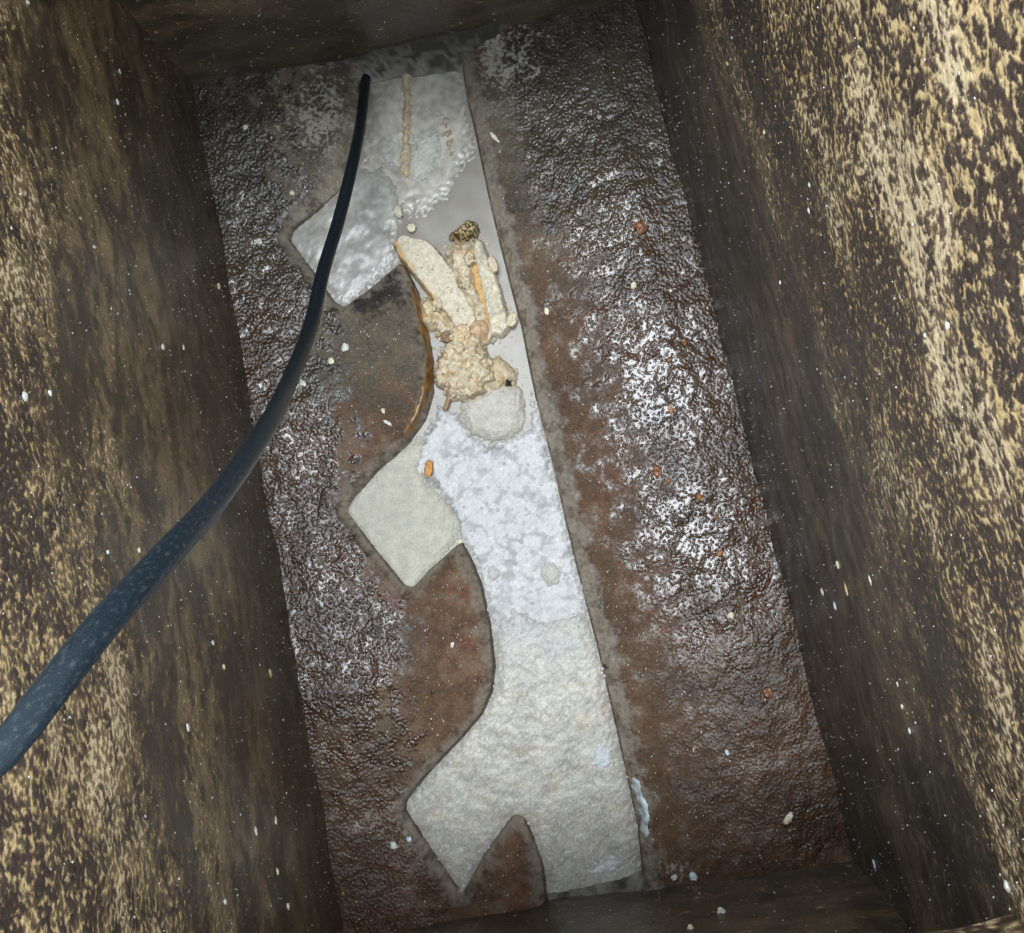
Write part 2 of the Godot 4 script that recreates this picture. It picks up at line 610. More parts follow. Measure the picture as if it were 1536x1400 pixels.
# a textured wall skin for heights -0.06 .. 0.76: dark slimy foot below the joint, flaking tan crust above
func wall_material(length: float, s: int, joint: float, joint_slope: float, cover: float, foot: Color, lively: float, px := 0.00065) -> StandardMaterial3D:
	var w := int(length / px)
	var h := int(0.84 / px)
	var big := noise_bytes(w, h, s, 0.006, 4, 1.5, 1.0)
	var mid := noise_bytes(w, h, s + 1, 0.03, 4, 1.7, 1.0)
	var flake := noise_bytes(w, h, s + 2, 0.13, 4, 1.15, 1.0)
	var flake2 := noise_bytes(w, h, s + 3, 0.055, 5, 1.2, 1.0)
	var grain := noise_bytes(w, h, s + 4, 0.36, 2)
	var rgb := PackedByteArray()
	rgb.resize(w * h * 3)
	var rgh := PackedByteArray()
	rgh.resize(w * h)
	var hgt := PackedFloat32Array()
	hgt.resize(w * h)
	for j in h:
		var y := 0.78 - (j + 0.5) / h * 0.84
		for i in w:
			var k := j * w + i
			var along := (i + 0.5) / w * length
			var nb := big[k] / 255.0
			var nm := mid[k] / 255.0
			var f1 := flake[k] / 255.0
			var f2 := flake2[k] / 255.0
			var ng := grain[k] / 255.0
			var over := y - joint - joint_slope * along + (nb - 0.5) * 0.22 * (0.5 + 0.5 * lively)
			var up := sm(-0.2, 0.08, over)
			# how much crust is left, growing with height
			var c := (sm(-0.10, 0.10, over) * 0.20 + sm(0.03, 0.3, over) * 0.12) * cover
			c -= 0.22 * sm(0.0, -0.14, over)
			c += ((nb - 0.5) * 0.52 + (nm - 0.5) * 0.22) * sm(-0.1, 0.1, over)
			var field := lerpf(f1, f2, 0.3 + 0.3 * sm(0.05, 0.25, over)) + (ng - 0.5) * 0.22
			var crust := sm(0.57, 0.685, field + c * 0.5 - 0.03)
			var t := 0.62 + 0.9 * nm * nb * 1.7 + (ng - 0.5) * lerpf(0.45, 0.7, up) + (f1 - 0.5) * 0.7 * up
			var r := lerpf(foot.r, 0.064, up) * t
			var g := lerpf(foot.g, 0.042, up) * t
			var b := lerpf(foot.b, 0.032, up) * t
			# brownish film that thins towards the foot
			var film := sm(0.40, 0.62, nm * 0.35 + f2 * 0.45 + f1 * 0.2 + (nb - 0.5) * 0.5) * sm(0.05, 0.28, y) * lively
			r = lerpf(r, 0.21 * t, film * 0.8)
			g = lerpf(g, 0.142 * t, film * 0.8)
			b = lerpf(b, 0.072 * t, film * 0.8)
			var tan := 0.72 + 0.4 * nm + (f1 - 0.5) * 0.8 + (ng - 0.5) * 0.5
			var pale := sm(0.5, 0.75, nb)
			r = lerpf(r, lerpf(0.52, 0.62, pale) * tan, crust)
			g = lerpf(g, lerpf(0.365, 0.475, pale) * tan, crust)
			b = lerpf(b, lerpf(0.175, 0.28, pale) * tan, crust)
			rgb[k * 3] = srgb(r)
			rgb[k * 3 + 1] = srgb(g)
			rgb[k * 3 + 2] = srgb(b)
			var ro := lerpf(0.42 - 0.15 * nm, 0.62, crust) + (ng - 0.5) * 0.2
			rgh[k] = clampi(int(ro * 255.0), 0, 255)
			hgt[k] = crust * 0.9 + (f1 - 0.5) * 1.6 * lerpf(0.25, 1.0, up) + (ng - 0.5) * 0.35
	var m := std(1.0, Color.WHITE, false)
	m.albedo_texture = tex_rgb(w, h, rgb)
	m.roughness_texture = tex_grey(w, h, rgh)
	m.roughness_texture_channel = BaseMaterial3D.TEXTURE_CHANNEL_GRAYSCALE
	m.normal_enabled = true
	m.normal_texture = tex_normal(w, h, hgt)
	m.normal_scale = 0.9
	return m


# a wall panel with a front skin from a to b (plan) between two heights, and a slab of concrete behind it
func panel(called: String, parent: Node, a: Vector2, b: Vector2, y0: float, y1: float, inward: Vector2, thick: float, mat: Material, s: int, flip: bool) -> void:
	# run on past the corners so that the walls bond into each other
	var on := (b - a).normalized() * 0.03
	a -= on
	b += on
	var length := a.distance_to(b)
	var nu := int(length / 0.012)
	var nv := maxi(int((y1 - y0) / 0.012), 2)
	var pos := PackedVector3Array()
	var uv := PackedVector2Array()
	var n := fnl(s, 14.0, 4)
	for j in nv + 1:
		for i in nu + 1:
			var p := a.lerp(b, float(i) / nu)
			var y := lerpf(y0, y1, float(j) / nv)
			var k := n.get_noise_2d(float(i) / nu * length, y) * 0.0035
			p += inward * k
			pos.append(Vector3(p.x, y, p.y))
			uv.append(Vector2(float(i) / nu, (0.78 - y) / 0.84))
	# the slab: the four corners of the skin carried back
	var front := pos.size()
	var back := -inward * thick
	var start := 0.006 / thick
	for q in [[a, y0], [b, y0], [b, y1], [a, y1]]:
		for deep in [start, 1.0]:
			var p: Vector2 = q[0] + back * deep
			pos.append(Vector3(p.x, q[1], p.y))
			uv.append(Vector2(0.0 if q[0] == a else 1.0, (0.78 - q[1]) / 0.84))
	var idx := PackedInt32Array()
	var row := nu + 1
	for j in nv:
		for i in nu:
			var c := j * row + i
			var t := [c, c + row, c + 1, c + 1, c + row, c + row + 1] if flip else [c, c + 1, c + row, c + 1, c + row + 1, c + row]
			idx.append_array(t)
	for k in 4:
		var l := (k + 1) % 4
		var q := [front + 2 * k, front + 2 * l, front + 2 * l + 1, front + 2 * k + 1]
		var t := [q[0], q[1], q[2], q[0], q[2], q[3]] if flip else [q[0], q[2], q[1], q[0], q[3], q[2]]
		idx.append_array(t)
	var t2 := [front + 1, front + 5, front + 3, front + 1, front + 7, front + 5] if not flip else [front + 1, front + 3, front + 5, front + 1, front + 5, front + 7]
	idx.append_array(t2)
	put(called, from_arrays(pos, uv, PackedColorArray(), idx), mat, parent)


func build_walls() -> void:
	var left_mat := wall_material(A.distance_to(D), 101, 0.50, -0.13, 1.0, Color(0.088, 0.064, 0.040), 1.0)
	var right_mat := wall_material(B.distance_to(C), 201, 0.335, 0.21, 1.0, Color(0.062, 0.051, 0.040), 0.4)
	var end_mat := wall_material(0.5, 301, 0.42, 0.0, 0.8, Color(0.075, 0.054, 0.034), 0.7, 0.0011)
	var w := thing("chamber_wall")
	tag(w, "left chamber wall, brown and tan flaking, with the black hose crossing in front", "wall")
	panel("rendered_face", w, A, D, -0.06, RIM - 0.004, Vector2(1, 0), 0.12, left_mat, 401, false)
	w = thing("chamber_wall")
	tag(w, "right chamber wall, near black at its foot with yellow flaking crust higher up", "wall")
	panel("rendered_face", w, B, C, -0.06, RIM - 0.004, Vector2(-1, 0), 0.12, right_mat, 403, true)
	w = thing("chamber_wall")
	tag(w, "dark far end wall above the mouth where the hose enters", "wall")
	panel("lower_section", w, A, B, -0.06, 0.37, Vector2(0, 1), 0.06, end_mat, 405, true)
	panel("upper_section", w, Vector2(A.x, -0.353), Vector2(B.x, -0.344), 0.372, RIM - 0.004, Vector2(0, 1), 0.15, end_mat, 406, true)
	fillet(w, PackedVector2Array([Vector2(-0.1199, -0.4303), Vector2(-0.0889, -0.4275), Vector2(-0.0544, -0.4253), Vector2(-0.0200, -0.4224), Vector2(0.0073, -0.4197), Vector2(0.0415, -0.4169), Vector2(0.0765, -0.4181), Vector2(0.1124, -0.4240)]), Vector2(0, 1), 501)
	w = thing("chamber_wall")
	tag(w, "grey near end wall at the bottom of the picture, below the straight channel mouth", "wall")
	panel("lower_section", w, D, C, -0.06, 0.44, Vector2(0, -1), 0.06, end_mat, 407, false)
	panel("upper_section", w, Vector2(D.x, 0.321), Vector2(C.x, 0.331), 0.442, RIM - 0.004, Vector2(0, -1), 0.16, end_mat, 408, false)
	fillet(w, PackedVector2Array([Vector2(-0.0618, 0.4377), Vector2(-0.0411, 0.4350), Vector2(-0.0142, 0.4350), Vector2(0.0126, 0.4349), Vector2(0.0399, 0.4323), Vector2(0.0731, 0.4334), Vector2(0.1255, 0.4371), Vector2(0.1902, 0.4444), Vector2(0.2489, 0.4480)]), Vector2(0, -1), 502)


# hand-trowelled mortar where an end wall meets the channel
func fillet(parent: Node, line: PackedVector2Array, inward: Vector2, s: int) -> void:
	var pos := PackedVector3Array()
	var col := PackedColorArray()
	var steps := 70
	var nv := 12
	var n := fnl(s, 40.0, 4)
	for j in nv + 1:
		var t := float(j) / nv
		for i in steps + 1:
			var f := float(i) / steps * (line.size() - 1)
			var k := mini(int(f), line.size() - 2)
			var p := line[k].lerp(line[k + 1], f - k)
			var taper := sm(0.0, 0.12, float(i) / steps) * sm(1.0, 0.85, float(i) / steps)
			var g := n.get_noise_2d(p.x, t * 0.06)
			var y := lerpf(-0.04, 0.012, t)
			var out := (0.008 + 0.010 * (1.0 - t) * (1.0 - t)) * taper * (1.0 - t * t) + g * 0.004 * (1.0 - t) - 0.016 * t
			p += inward * out
			pos.append(Vector3(p.x, y, p.y))
			var v := lerpf(0.07 + 0.26 * clampf(0.5 + 1.3 * g, 0.0, 1.0), 0.06, sm(0.5, 0.85, t + g * 0.9))
			col.append(Color(v * 1.0, v * 0.93, v * 0.80))
	put("mortar_fillet", grid(steps, nv, pos, PackedVector2Array(), col, inward.y > 0), M.mortar, parent)


# ---------------------------------------------------------------- water and what floats on it

func build_water() -> void:
	var step := 0.003
	var lo := Vector2(-0.17, -0.445)
	var nu := int(0.32 / step)
	var nv := int(0.89 / step)
	var pos := PackedVector3Array()
	var col := PackedColorArray()
	var keep := PackedByteArray()
	var n := fnl(21, 25.0, 4)
	for j in nv + 1:
		for i in nu + 1:
			var x := lo.x + i * step
			var z := lo.y + j * step
			var g := n.get_noise_2d(x, z)
			pos.append(Vector3(x, WATER + g * 0.00012, z))
			var v := 0.28 + 0.07 * g
			col.append(Color(v * 1.06, v * 0.97, v * 0.82))
			keep.append(1 if dist(x, z) < 0.012 else 0)
	var w := put("water", grid(nu, nv, pos, PackedVector2Array(), col, false, keep), M.water)
	tag(w, "murky grey beige water standing in the channel", "", "", "structure")


func mottle(base: Color, amount: float, s: int, freq := 220.0) -> Callable:
	var n1 := fnl(s, freq, 3)
	var n2 := fnl(s + 5, freq * 0.15, 3)
	return func(x: float, z: float, d: float, g: float) -> Color:
		var v := 1.0 + amount * (n1.get_noise_2d(x, z) * 1.2 + n2.get_noise_2d(x, z) * 0.9)
		return Color(base.r * v, base.g * v, base.b * v)


func build_scum() -> void:
	var o := put("grease_crust", sheet(PackedVector2Array([Vector2(-0.0460, 0.1491), Vector2(-0.0189, 0.1342), Vector2(0.0106, 0.1573), Vector2(0.0527, 0.1523), Vector2(0.0568, 0.1973), Vector2(0.0581, 0.2585), Vector2(0.0593, 0.3194), Vector2(0.0600, 0.3799), Vector2(0.0508, 0.4481), Vector2(-0.0547, 0.4511), Vector2(-0.0471, 0.3991), Vector2(-0.0511, 0.3728), Vector2(-0.0544, 0.3560), Vector2(-0.0625, 0.3491), Vector2(-0.0710, 0.3568), Vector2(-0.0956, 0.3802), Vector2(-0.1232, 0.4144), Vector2(-0.1331, 0.4125), Vector2(-0.1557, 0.3631), Vector2(-0.1737, 0.3171), Vector2(-0.1684, 0.3046), Vector2(-0.1449, 0.2842), Vector2(-0.1034, 0.2565), Vector2(-0.0758, 0.2356), Vector2(-0.0610, 0.2176), Vector2(-0.0543, 0.1951)]), 0.0036, 0.016, 0.0014, 0.0011, 80.0, 41, crust_tone(), 0.003), M.scum)
	tag(o, "thick grey white grease crust filling the forked lower end of the channel", "grease crust")
	o = put("foam_sheet", sheet(PackedVector2Array([Vector2(-0.0538, -0.0800), Vector2(-0.0332, -0.0617), Vector2(-0.0129, -0.0262), Vector2(0.0302, -0.0343), Vector2(0.0425, -0.0698), Vector2(0.0489, -0.0511), Vector2(0.0523, 0.0049), Vector2(0.0535, 0.0739), Vector2(0.0548, 0.1357), Vector2(0.0545, 0.1697), Vector2(0.0123, 0.1815), Vector2(-0.0178, 0.1617), Vector2(-0.0501, 0.1687), Vector2(-0.0480, 0.1487), Vector2(-0.0491, 0.1143), Vector2(-0.0546, 0.0843), Vector2(-0.0646, 0.0561), Vector2(-0.0651, 0.0319), Vector2(-0.0756, 0.0090), Vector2(-0.0902, -0.0045), Vector2(-0.1041, -0.0212), Vector2(-0.0693, -0.0555)]), 0.0018, 0.009, 0.0013, 0.0006, 60.0, 43, foam_tone(), 0.004, 0.12), M.foam)
	tag(o, "glossy bluish white foam sheet along the middle of the channel", "foam")
	build_bubbles(PackedVector2Array([Vector2(-0.0538, -0.0800), Vector2(-0.0332, -0.0617), Vector2(-0.0129, -0.0262), Vector2(0.0302, -0.0343), Vector2(0.0425, -0.0698), Vector2(0.0489, -0.0511), Vector2(0.0523, 0.0049), Vector2(0.0535, 0.0739), Vector2(0.0548, 0.1357), Vector2(0.0545, 0.1697), Vector2(0.0123, 0.1815), Vector2(-0.0178, 0.1617), Vector2(-0.0501, 0.1687), Vector2(-0.0480, 0.1487), Vector2(-0.0491, 0.1143), Vector2(-0.0546, 0.0843), Vector2(-0.0646, 0.0561), Vector2(-0.0651, 0.0319), Vector2(-0.0756, 0.0090), Vector2(-0.0902, -0.0045), Vector2(-0.1041, -0.0212), Vector2(-0.0693, -0.0555)]), "bubbles", 420, WATER + 0.0014, 0.0012, 301, "small bubbles standing in the bluish white foam")
	build_bubbles(PackedVector2Array([Vector2(-0.0460, 0.1491), Vector2(-0.0189, 0.1342), Vector2(0.0106, 0.1573), Vector2(0.0527, 0.1523), Vector2(0.0568, 0.1973), Vector2(0.0581, 0.2585), Vector2(0.0593, 0.3194), Vector2(0.0600, 0.3799), Vector2(0.0508, 0.4481), Vector2(-0.0547, 0.4511), Vector2(-0.0471, 0.3991), Vector2(-0.0511, 0.3728), Vector2(-0.0544, 0.3560), Vector2(-0.0625, 0.3491), Vector2(-0.0710, 0.3568), Vector2(-0.0956, 0.3802), Vector2(-0.1232, 0.4144), Vector2(-0.1331, 0.4125), Vector2(-0.1557, 0.3631), Vector2(-0.1737, 0.3171), Vector2(-0.1684, 0.3046), Vector2(-0.1449, 0.2842), Vector2(-0.1034, 0.2565), Vector2(-0.0758, 0.2356), Vector2(-0.0610, 0.2176), Vector2(-0.0543, 0.1951)]), "bubbles", 500, WATER + 0.0035, 0.0009, 302, "tiny pale blisters over the grey white grease crust")
	o = put("grease_raft", sheet(PackedVector2Array([Vector2(-0.0809, 0.0010), Vector2(-0.0670, 0.0177), Vector2(-0.0559, 0.0407), Vector2(-0.0591, 0.0628), Vector2(-0.0900, 0.0852), Vector2(-0.1151, 0.1061), Vector2(-0.1252, 0.1013), Vector2(-0.1504, 0.0520), Vector2(-0.1701, 0.0120), Vector2(-0.1607, 0.0001), Vector2(-0.1261, -0.0259), Vector2(-0.0964, -0.0418), Vector2(-0.0760, -0.0500), Vector2(-0.0747, -0.0289), Vector2(-0.0848, -0.0137)]), 0.0045, 0.008, 0.0013, 0.0012, 160.0, 45, mottle(Color(0.51, 0.485, 0.40), 0.2, 46, 420.0), 0.001), M.froth)
	tag(o, "cream square raft of grease in the middle side branch", "grease raft")
	o = put("froth_clump", sheet(PackedVector2Array([Vector2(-0.0278, -0.0779), Vector2(-0.0085, -0.0807), Vector2(0.0161, -0.0824), Vector2(0.0333, -0.0752), Vector2(0.0344, -0.0542), Vector2(0.0262, -0.0317), Vector2(0.0107, -0.0233), Vector2(-0.0095, -0.0261), Vector2(-0.0277, -0.0383), Vector2(-0.0357, -0.0567)]), 0.010, 0.011, 0.0012, 0.0014, 210.0, 47, mottle(Color(0.53, 0.50, 0.43), 0.2, 48, 500.0), 0.0012), M.froth)
	tag(o, "cream froth clump just below the crumbly grease lump", "froth")
	o = put("scum_skin", sheet(PackedVector2Array([Vector2(-0.1135, -0.3178), Vector2(-0.0824, -0.3321), Vector2(-0.0575, -0.3337), Vector2(-0.0455, -0.3062), Vector2(-0.0410, -0.2769), Vector2(-0.0553, -0.2589), Vector2(-0.0547, -0.2411), Vector2(-0.0591, -0.2266), Vector2(-0.0910, -0.2041), Vector2(-0.1298, -0.1858), Vector2(-0.1403, -0.1965), Vector2(-0.1570, -0.2354), Vector2(-0.1734, -0.2729), Vector2(-0.1664, -0.2870), Vector2(-0.1343, -0.3025)]), 0.0026, 0.014, 0.0016, 0.0009, 30.0, 49, skin_tone(), 0.003), M.slime)
	tag(o, "grey slimy skin in the upper side branch under the hose", "scum")
	o = put("scum_skin", sheet(PackedVector2Array([Vector2(-0.0506, -0.4604), Vector2(0.0464, -0.4382), Vector2(0.0416, -0.3681), Vector2(0.0424, -0.3184), Vector2(0.0242, -0.3048), Vector2(0.0046, -0.2774), Vector2(-0.0264, -0.2631), Vector2(-0.0539, -0.2656), Vector2(-0.0759, -0.2952), Vector2(-0.0874, -0.3247), Vector2(-0.0769, -0.3593), Vector2(-0.0645, -0.3992)]), 0.0012, 0.016, 0.0018, 0.0006, 40.0, 51, mottle(Color(0.46, 0.425, 0.36), 0.35, 52, 90.0), 0.006), M.slime)
	tag(o, "thin grey film on the water below the far wall", "scum")
	o = put("scum_plume", sheet(PackedVector2Array([Vector2(-0.0237, -0.3509), Vector2(-0.0068, -0.3578), Vector2(0.0059, -0.3514), Vector2(0.0084, -0.3366), Vector2(0.0002, -0.3172), Vector2(-0.0116, -0.3007), Vector2(-0.0279, -0.2966), Vector2(-0.0395, -0.3084), Vector2(-0.0359, -0.3324)]), 0.0034, 0.012, 0.0012, 0.0016, 200.0, 53, mottle(Color(0.56, 0.55, 0.49), 0.2, 54, 420.0), 0.004), M.froth)
	tag(o, "white fan of feathery scum right of the yellow streak", "scum")
	o = put("scum_plume", sheet(PackedVector2Array([Vector2(-0.0593, -0.3589), Vector2(-0.0405, -0.3582), Vector2(-0.0379, -0.3328), Vector2(-0.0451, -0.3153), Vector2(-0.0602, -0.3201), Vector2(-0.0655, -0.3390)]), 0.0026, 0.012, 0.0013, 0.0014, 200.0, 55, mottle(Color(0.50, 0.495, 0.45), 0.2, 56, 420.0), 0.005), M.froth)
	tag(o, "faint white scum patch between the hose and the yellow streak", "scum")
	o = put("scum_plume", sheet(PackedVector2Array([Vector2(-0.0154, -0.3775), Vector2(0.0044, -0.3780), Vector2(0.0174, -0.3665), Vector2(0.0158, -0.3584), Vector2(0.0018, -0.3658), Vector2(-0.0108, -0.3658)]), 0.0026, 0.010, 0.0013, 0.0014, 200.0, 155, mottle(Color(0.48, 0.475, 0.43), 0.25, 156, 380.0), 0.005), M.froth)
	tag(o, "small pale curl of scum near the far end, above the white fan", "scum")
	o = put("grease_streak", sheet(PackedVector2Array([Vector2(-0.0204, -0.4285), Vector2(-0.0089, -0.4259), Vector2(-0.0146, -0.3880), Vector2(-0.0251, -0.3477), Vector2(-0.0303, -0.3120), Vector2(-0.0395, -0.3084), Vector2(-0.0451, -0.3153), Vector2(-0.0351, -0.3499), Vector2(-0.0261, -0.3906)]), 0.0058, 0.005, 0.0011, 0.0012, 260.0, 57, mottle(Color(0.50, 0.42, 0.28), 0.2, 58, 350.0), 0.002), M.grease)
	tag(o, "long yellow grease streak floating down from the far wall", "grease streak")
	o = put("grease_streak", sheet(PackedVector2Array([Vector2(0.0121, -0.3677), Vector2(0.0181, -0.3628), Vector2(0.0165, -0.3348), Vector2(0.0156, -0.3173), Vector2(0.0092, -0.3201), Vector2(0.0072, -0.3440)]), 0.0030, 0.005, 0.0011, 0.0012, 260.0, 59, mottle(Color(0.42, 0.33, 0.22), 0.25, 60, 300.0), 0.003), M.slime)
	tag(o, "short faint orange streak beside the white fan of scum", "grease streak")
	o = put("froth_ball", sheet(PackedVector2Array([Vector2(0.0130, 0.1065), Vector2(0.0239, 0.1006), Vector2(0.0334, 0.1074), Vector2(0.0363, 0.1196), Vector2(0.0286, 0.1303), Vector2(0.0165, 0.1291), Vector2(0.0105, 0.1183)]), 0.0065, 0.009, 0.0011, 0.0008, 200.0, 61, mottle(Color(0.54, 0.53, 0.48), 0.16, 62, 500.0), 0.001), M.froth)
	tag(o, "round bubbly froth ball near the right edge of the foam", "froth")
	o = put("froth_ball", sheet(PackedVector2Array([Vector2(-0.0381, 0.0946), Vector2(-0.0285, 0.0945), Vector2(-0.0236, 0.1044), Vector2(-0.0299, 0.1148), Vector2(-0.0384, 0.1124), Vector2(-0.0420, 0.1034)]), 0.0055, 0.007, 0.0011, 0.0008, 200.0, 63, mottle(Color(0.55, 0.55, 0.50), 0.16, 64, 500.0), 0.001), M.froth)
	tag(o, "small froth ball at the left edge of the foam", "froth")
	o = put("froth_patch", sheet(PackedVector2Array([Vector2(0.0277, 0.2862), Vector2(0.0419, 0.2836), Vector2(0.0505, 0.2975), Vector2(0.0489, 0.3173), Vector2(0.0339, 0.3211), Vector2(0.0190, 0.3114)]), 0.0058, 0.010, 0.0012, 0.0012, 200.0, 65, mottle(Color(0.62, 0.64, 0.64), 0.12, 66, 500.0), 0.004), M.froth)
	tag(o, "white froth patch at the right edge of the grease crust", "froth")
	o = put("froth_patch", sheet(PackedVector2Array([Vector2(-0.0001, 0.4015), Vector2(0.0279, 0.3970), Vector2(0.0421, 0.4098), Vector2(0.0289, 0.4239), Vector2(0.0016, 0.4253), Vector2(-0.0094, 0.4131)]), 0.0056, 0.012, 0.0012, 0.0012, 200.0, 67, mottle(Color(0.62, 0.625, 0.60), 0.12, 68, 500.0), 0.004), M.froth)
	tag(o, "white froth patch at the near end of the straight channel", "froth")


func crust_tone() -> Callable:
	var n1 := fnl(70, 260.0, 3)
	var n2 := fnl(71, 32.0, 3)
	var n3 := fnl(72, 600.0, 1)
	return func(x: float, z: float, d: float, g: float) -> Color:
		var v := 0.385 * (1.0 + 0.26 * n1.get_noise_2d(x, z) + 0.30 * n2.get_noise_2d(x, z) + 0.6 * maxf(n3.get_noise_2d(x, z), 0.0))
		var yellow := sm(0.1, 0.45, n2.get_noise_2d(x + 5.0, z)) * 0.5
		var c := Color(v * 1.05, v * lerpf(0.985, 0.94, yellow), v * lerpf(0.85, 0.70, yellow))
		# whiter and bluer where the foam runs into it
		var foam := sm(0.2407, 0.1434, z + n2.get_noise_2d(x, z) * 0.03 + n1.get_noise_2d(x, z) * 0.02)
		return c.lerp(Color(0.42, 0.42, 0.41), foam * 0.8)


func foam_tone() -> Callable:
	var n1 := fnl(73, 180.0, 3)
	var n2 := fnl(74, 45.0, 4)
	return func(x: float, z: float, d: float, g: float) -> Color:
		var warp := Vector2(n2.get_noise_2d(x + 3.0, z), n2.get_noise_2d(x, z + 3.0)) * 0.012
		var q := n2.get_noise_2d(x + warp.x, z + warp.y)
		var open := sm(0.02, 0.34, q) * 0.8
		var v := lerpf(0.43, 0.22, open) * (1.0 + 0.18 * n1.get_noise_2d(x, z))
		# thin white filaments between the bubbles
		v += 0.14 * sm(0.10, 0.0, absf(n1.get_noise_2d(x * 0.55 + warp.x, z * 0.55 + warp.y) - 0.05)) * sm(0.5, 0.0, open)
		var c := Color(v * 1.0, v * 0.995, v * 0.975)
		var end := sm(0.1112, 0.1832, z + q * 0.04)
		return c.lerp(Color(0.40, 0.395, 0.375), end * 0.75)


func skin_tone() -> Callable:
	var n1 := fnl(75, 120.0, 4)
	var n2 := fnl(76, 30.0, 3)
	return func(x: float, z: float, d: float, g: float) -> Color:
		var v := 0.32 * (1.0 + 0.30 * n1.get_noise_2d(x, z) + 0.35 * n2.get_noise_2d(x, z))
		v *= lerpf(1.25, 1.0, sm(0.0, 0.014, d))
		return Color(v * 1.04, v * 0.99, v * 0.89)


func build_hose() -> void:
	var path := PackedVector3Array([Vector3(-0.0428, -0.0300, -0.5200), Vector3(-0.0428, -0.0280, -0.4716), Vector3(-0.0523, -0.0260, -0.4372), Vector3(-0.0584, -0.0225, -0.4145), Vector3(-0.0637, 0.0540, -0.3437), Vector3(-0.0703, 0.1255, -0.2823), Vector3(-0.0848, 0.1789, -0.2200), Vector3(-0.0950, 0.2493, -0.1612), Vector3(-0.0998, 0.3156, -0.1089), Vector3(-0.0999, 0.4217, -0.0557), Vector3(-0.0942, 0.5197, -0.0202), Vector3(-0.0933, 0.6281, 0.0182), Vector3(-0.0931, 0.7021, 0.0399), Vector3(-0.0984, 0.7557, 0.0593), Vector3(-0.1101, 0.7822, 0.0779), Vector3(-0.1303, 0.7894, 0.0932), Vector3(-0.2503, 0.8194, 0.1532), Vector3(-0.4303, 0.7894, 0.2532), Vector3(-0.5500, 0.7680, 0.3932), Vector3(-0.9000, 0.7660, 0.5932), Vector3(-1.5000, 0.7660, 0.6932)])
	var o := put("hose", tube(path, 0.0053, 20, 220), M.hose)
	tag(o, "black rubber hose curving from the far channel mouth up past the left wall", "hose")


# ---------------------------------------------------------------- grease and debris in the channel

func grease_tone(base: Color, spots := 0.3, edge := Color(0.5, 0.29, 0.09), edge_at := Vector3.ZERO) -> Callable:
	return func(q: Vector3, p: Vector3, n: float) -> Color:
		var v := 1.0 + n * 0.45
		var c := Color(base.r * v, base.g * v, base.b * v)
		if edge_at != Vector3.ZERO:
			c = c.lerp(edge, sm(0.55, 1.05, p.dot(edge_at) + n * 0.5) * 0.85)
		if n < -0.36:
			c = c.lerp(Color(0.06, 0.04, 0.02), spots)
		return c


func lump_thing(called: String, at: Vector3, size: Vector3, turn: Vector3, s: int, rough: float, freq: float, square: float, res: int, tone: Callable, label: String, category: String, mat: Material = null, group := "") -> MeshInstance3D:
	var o := put(called, lump(size, s, rough, freq, square, res, int(res * 0.7), tone), mat if mat else M.grease)
	o.position = at
	o.rotation_degrees = turn
	tag(o, label, category, group)
	return o


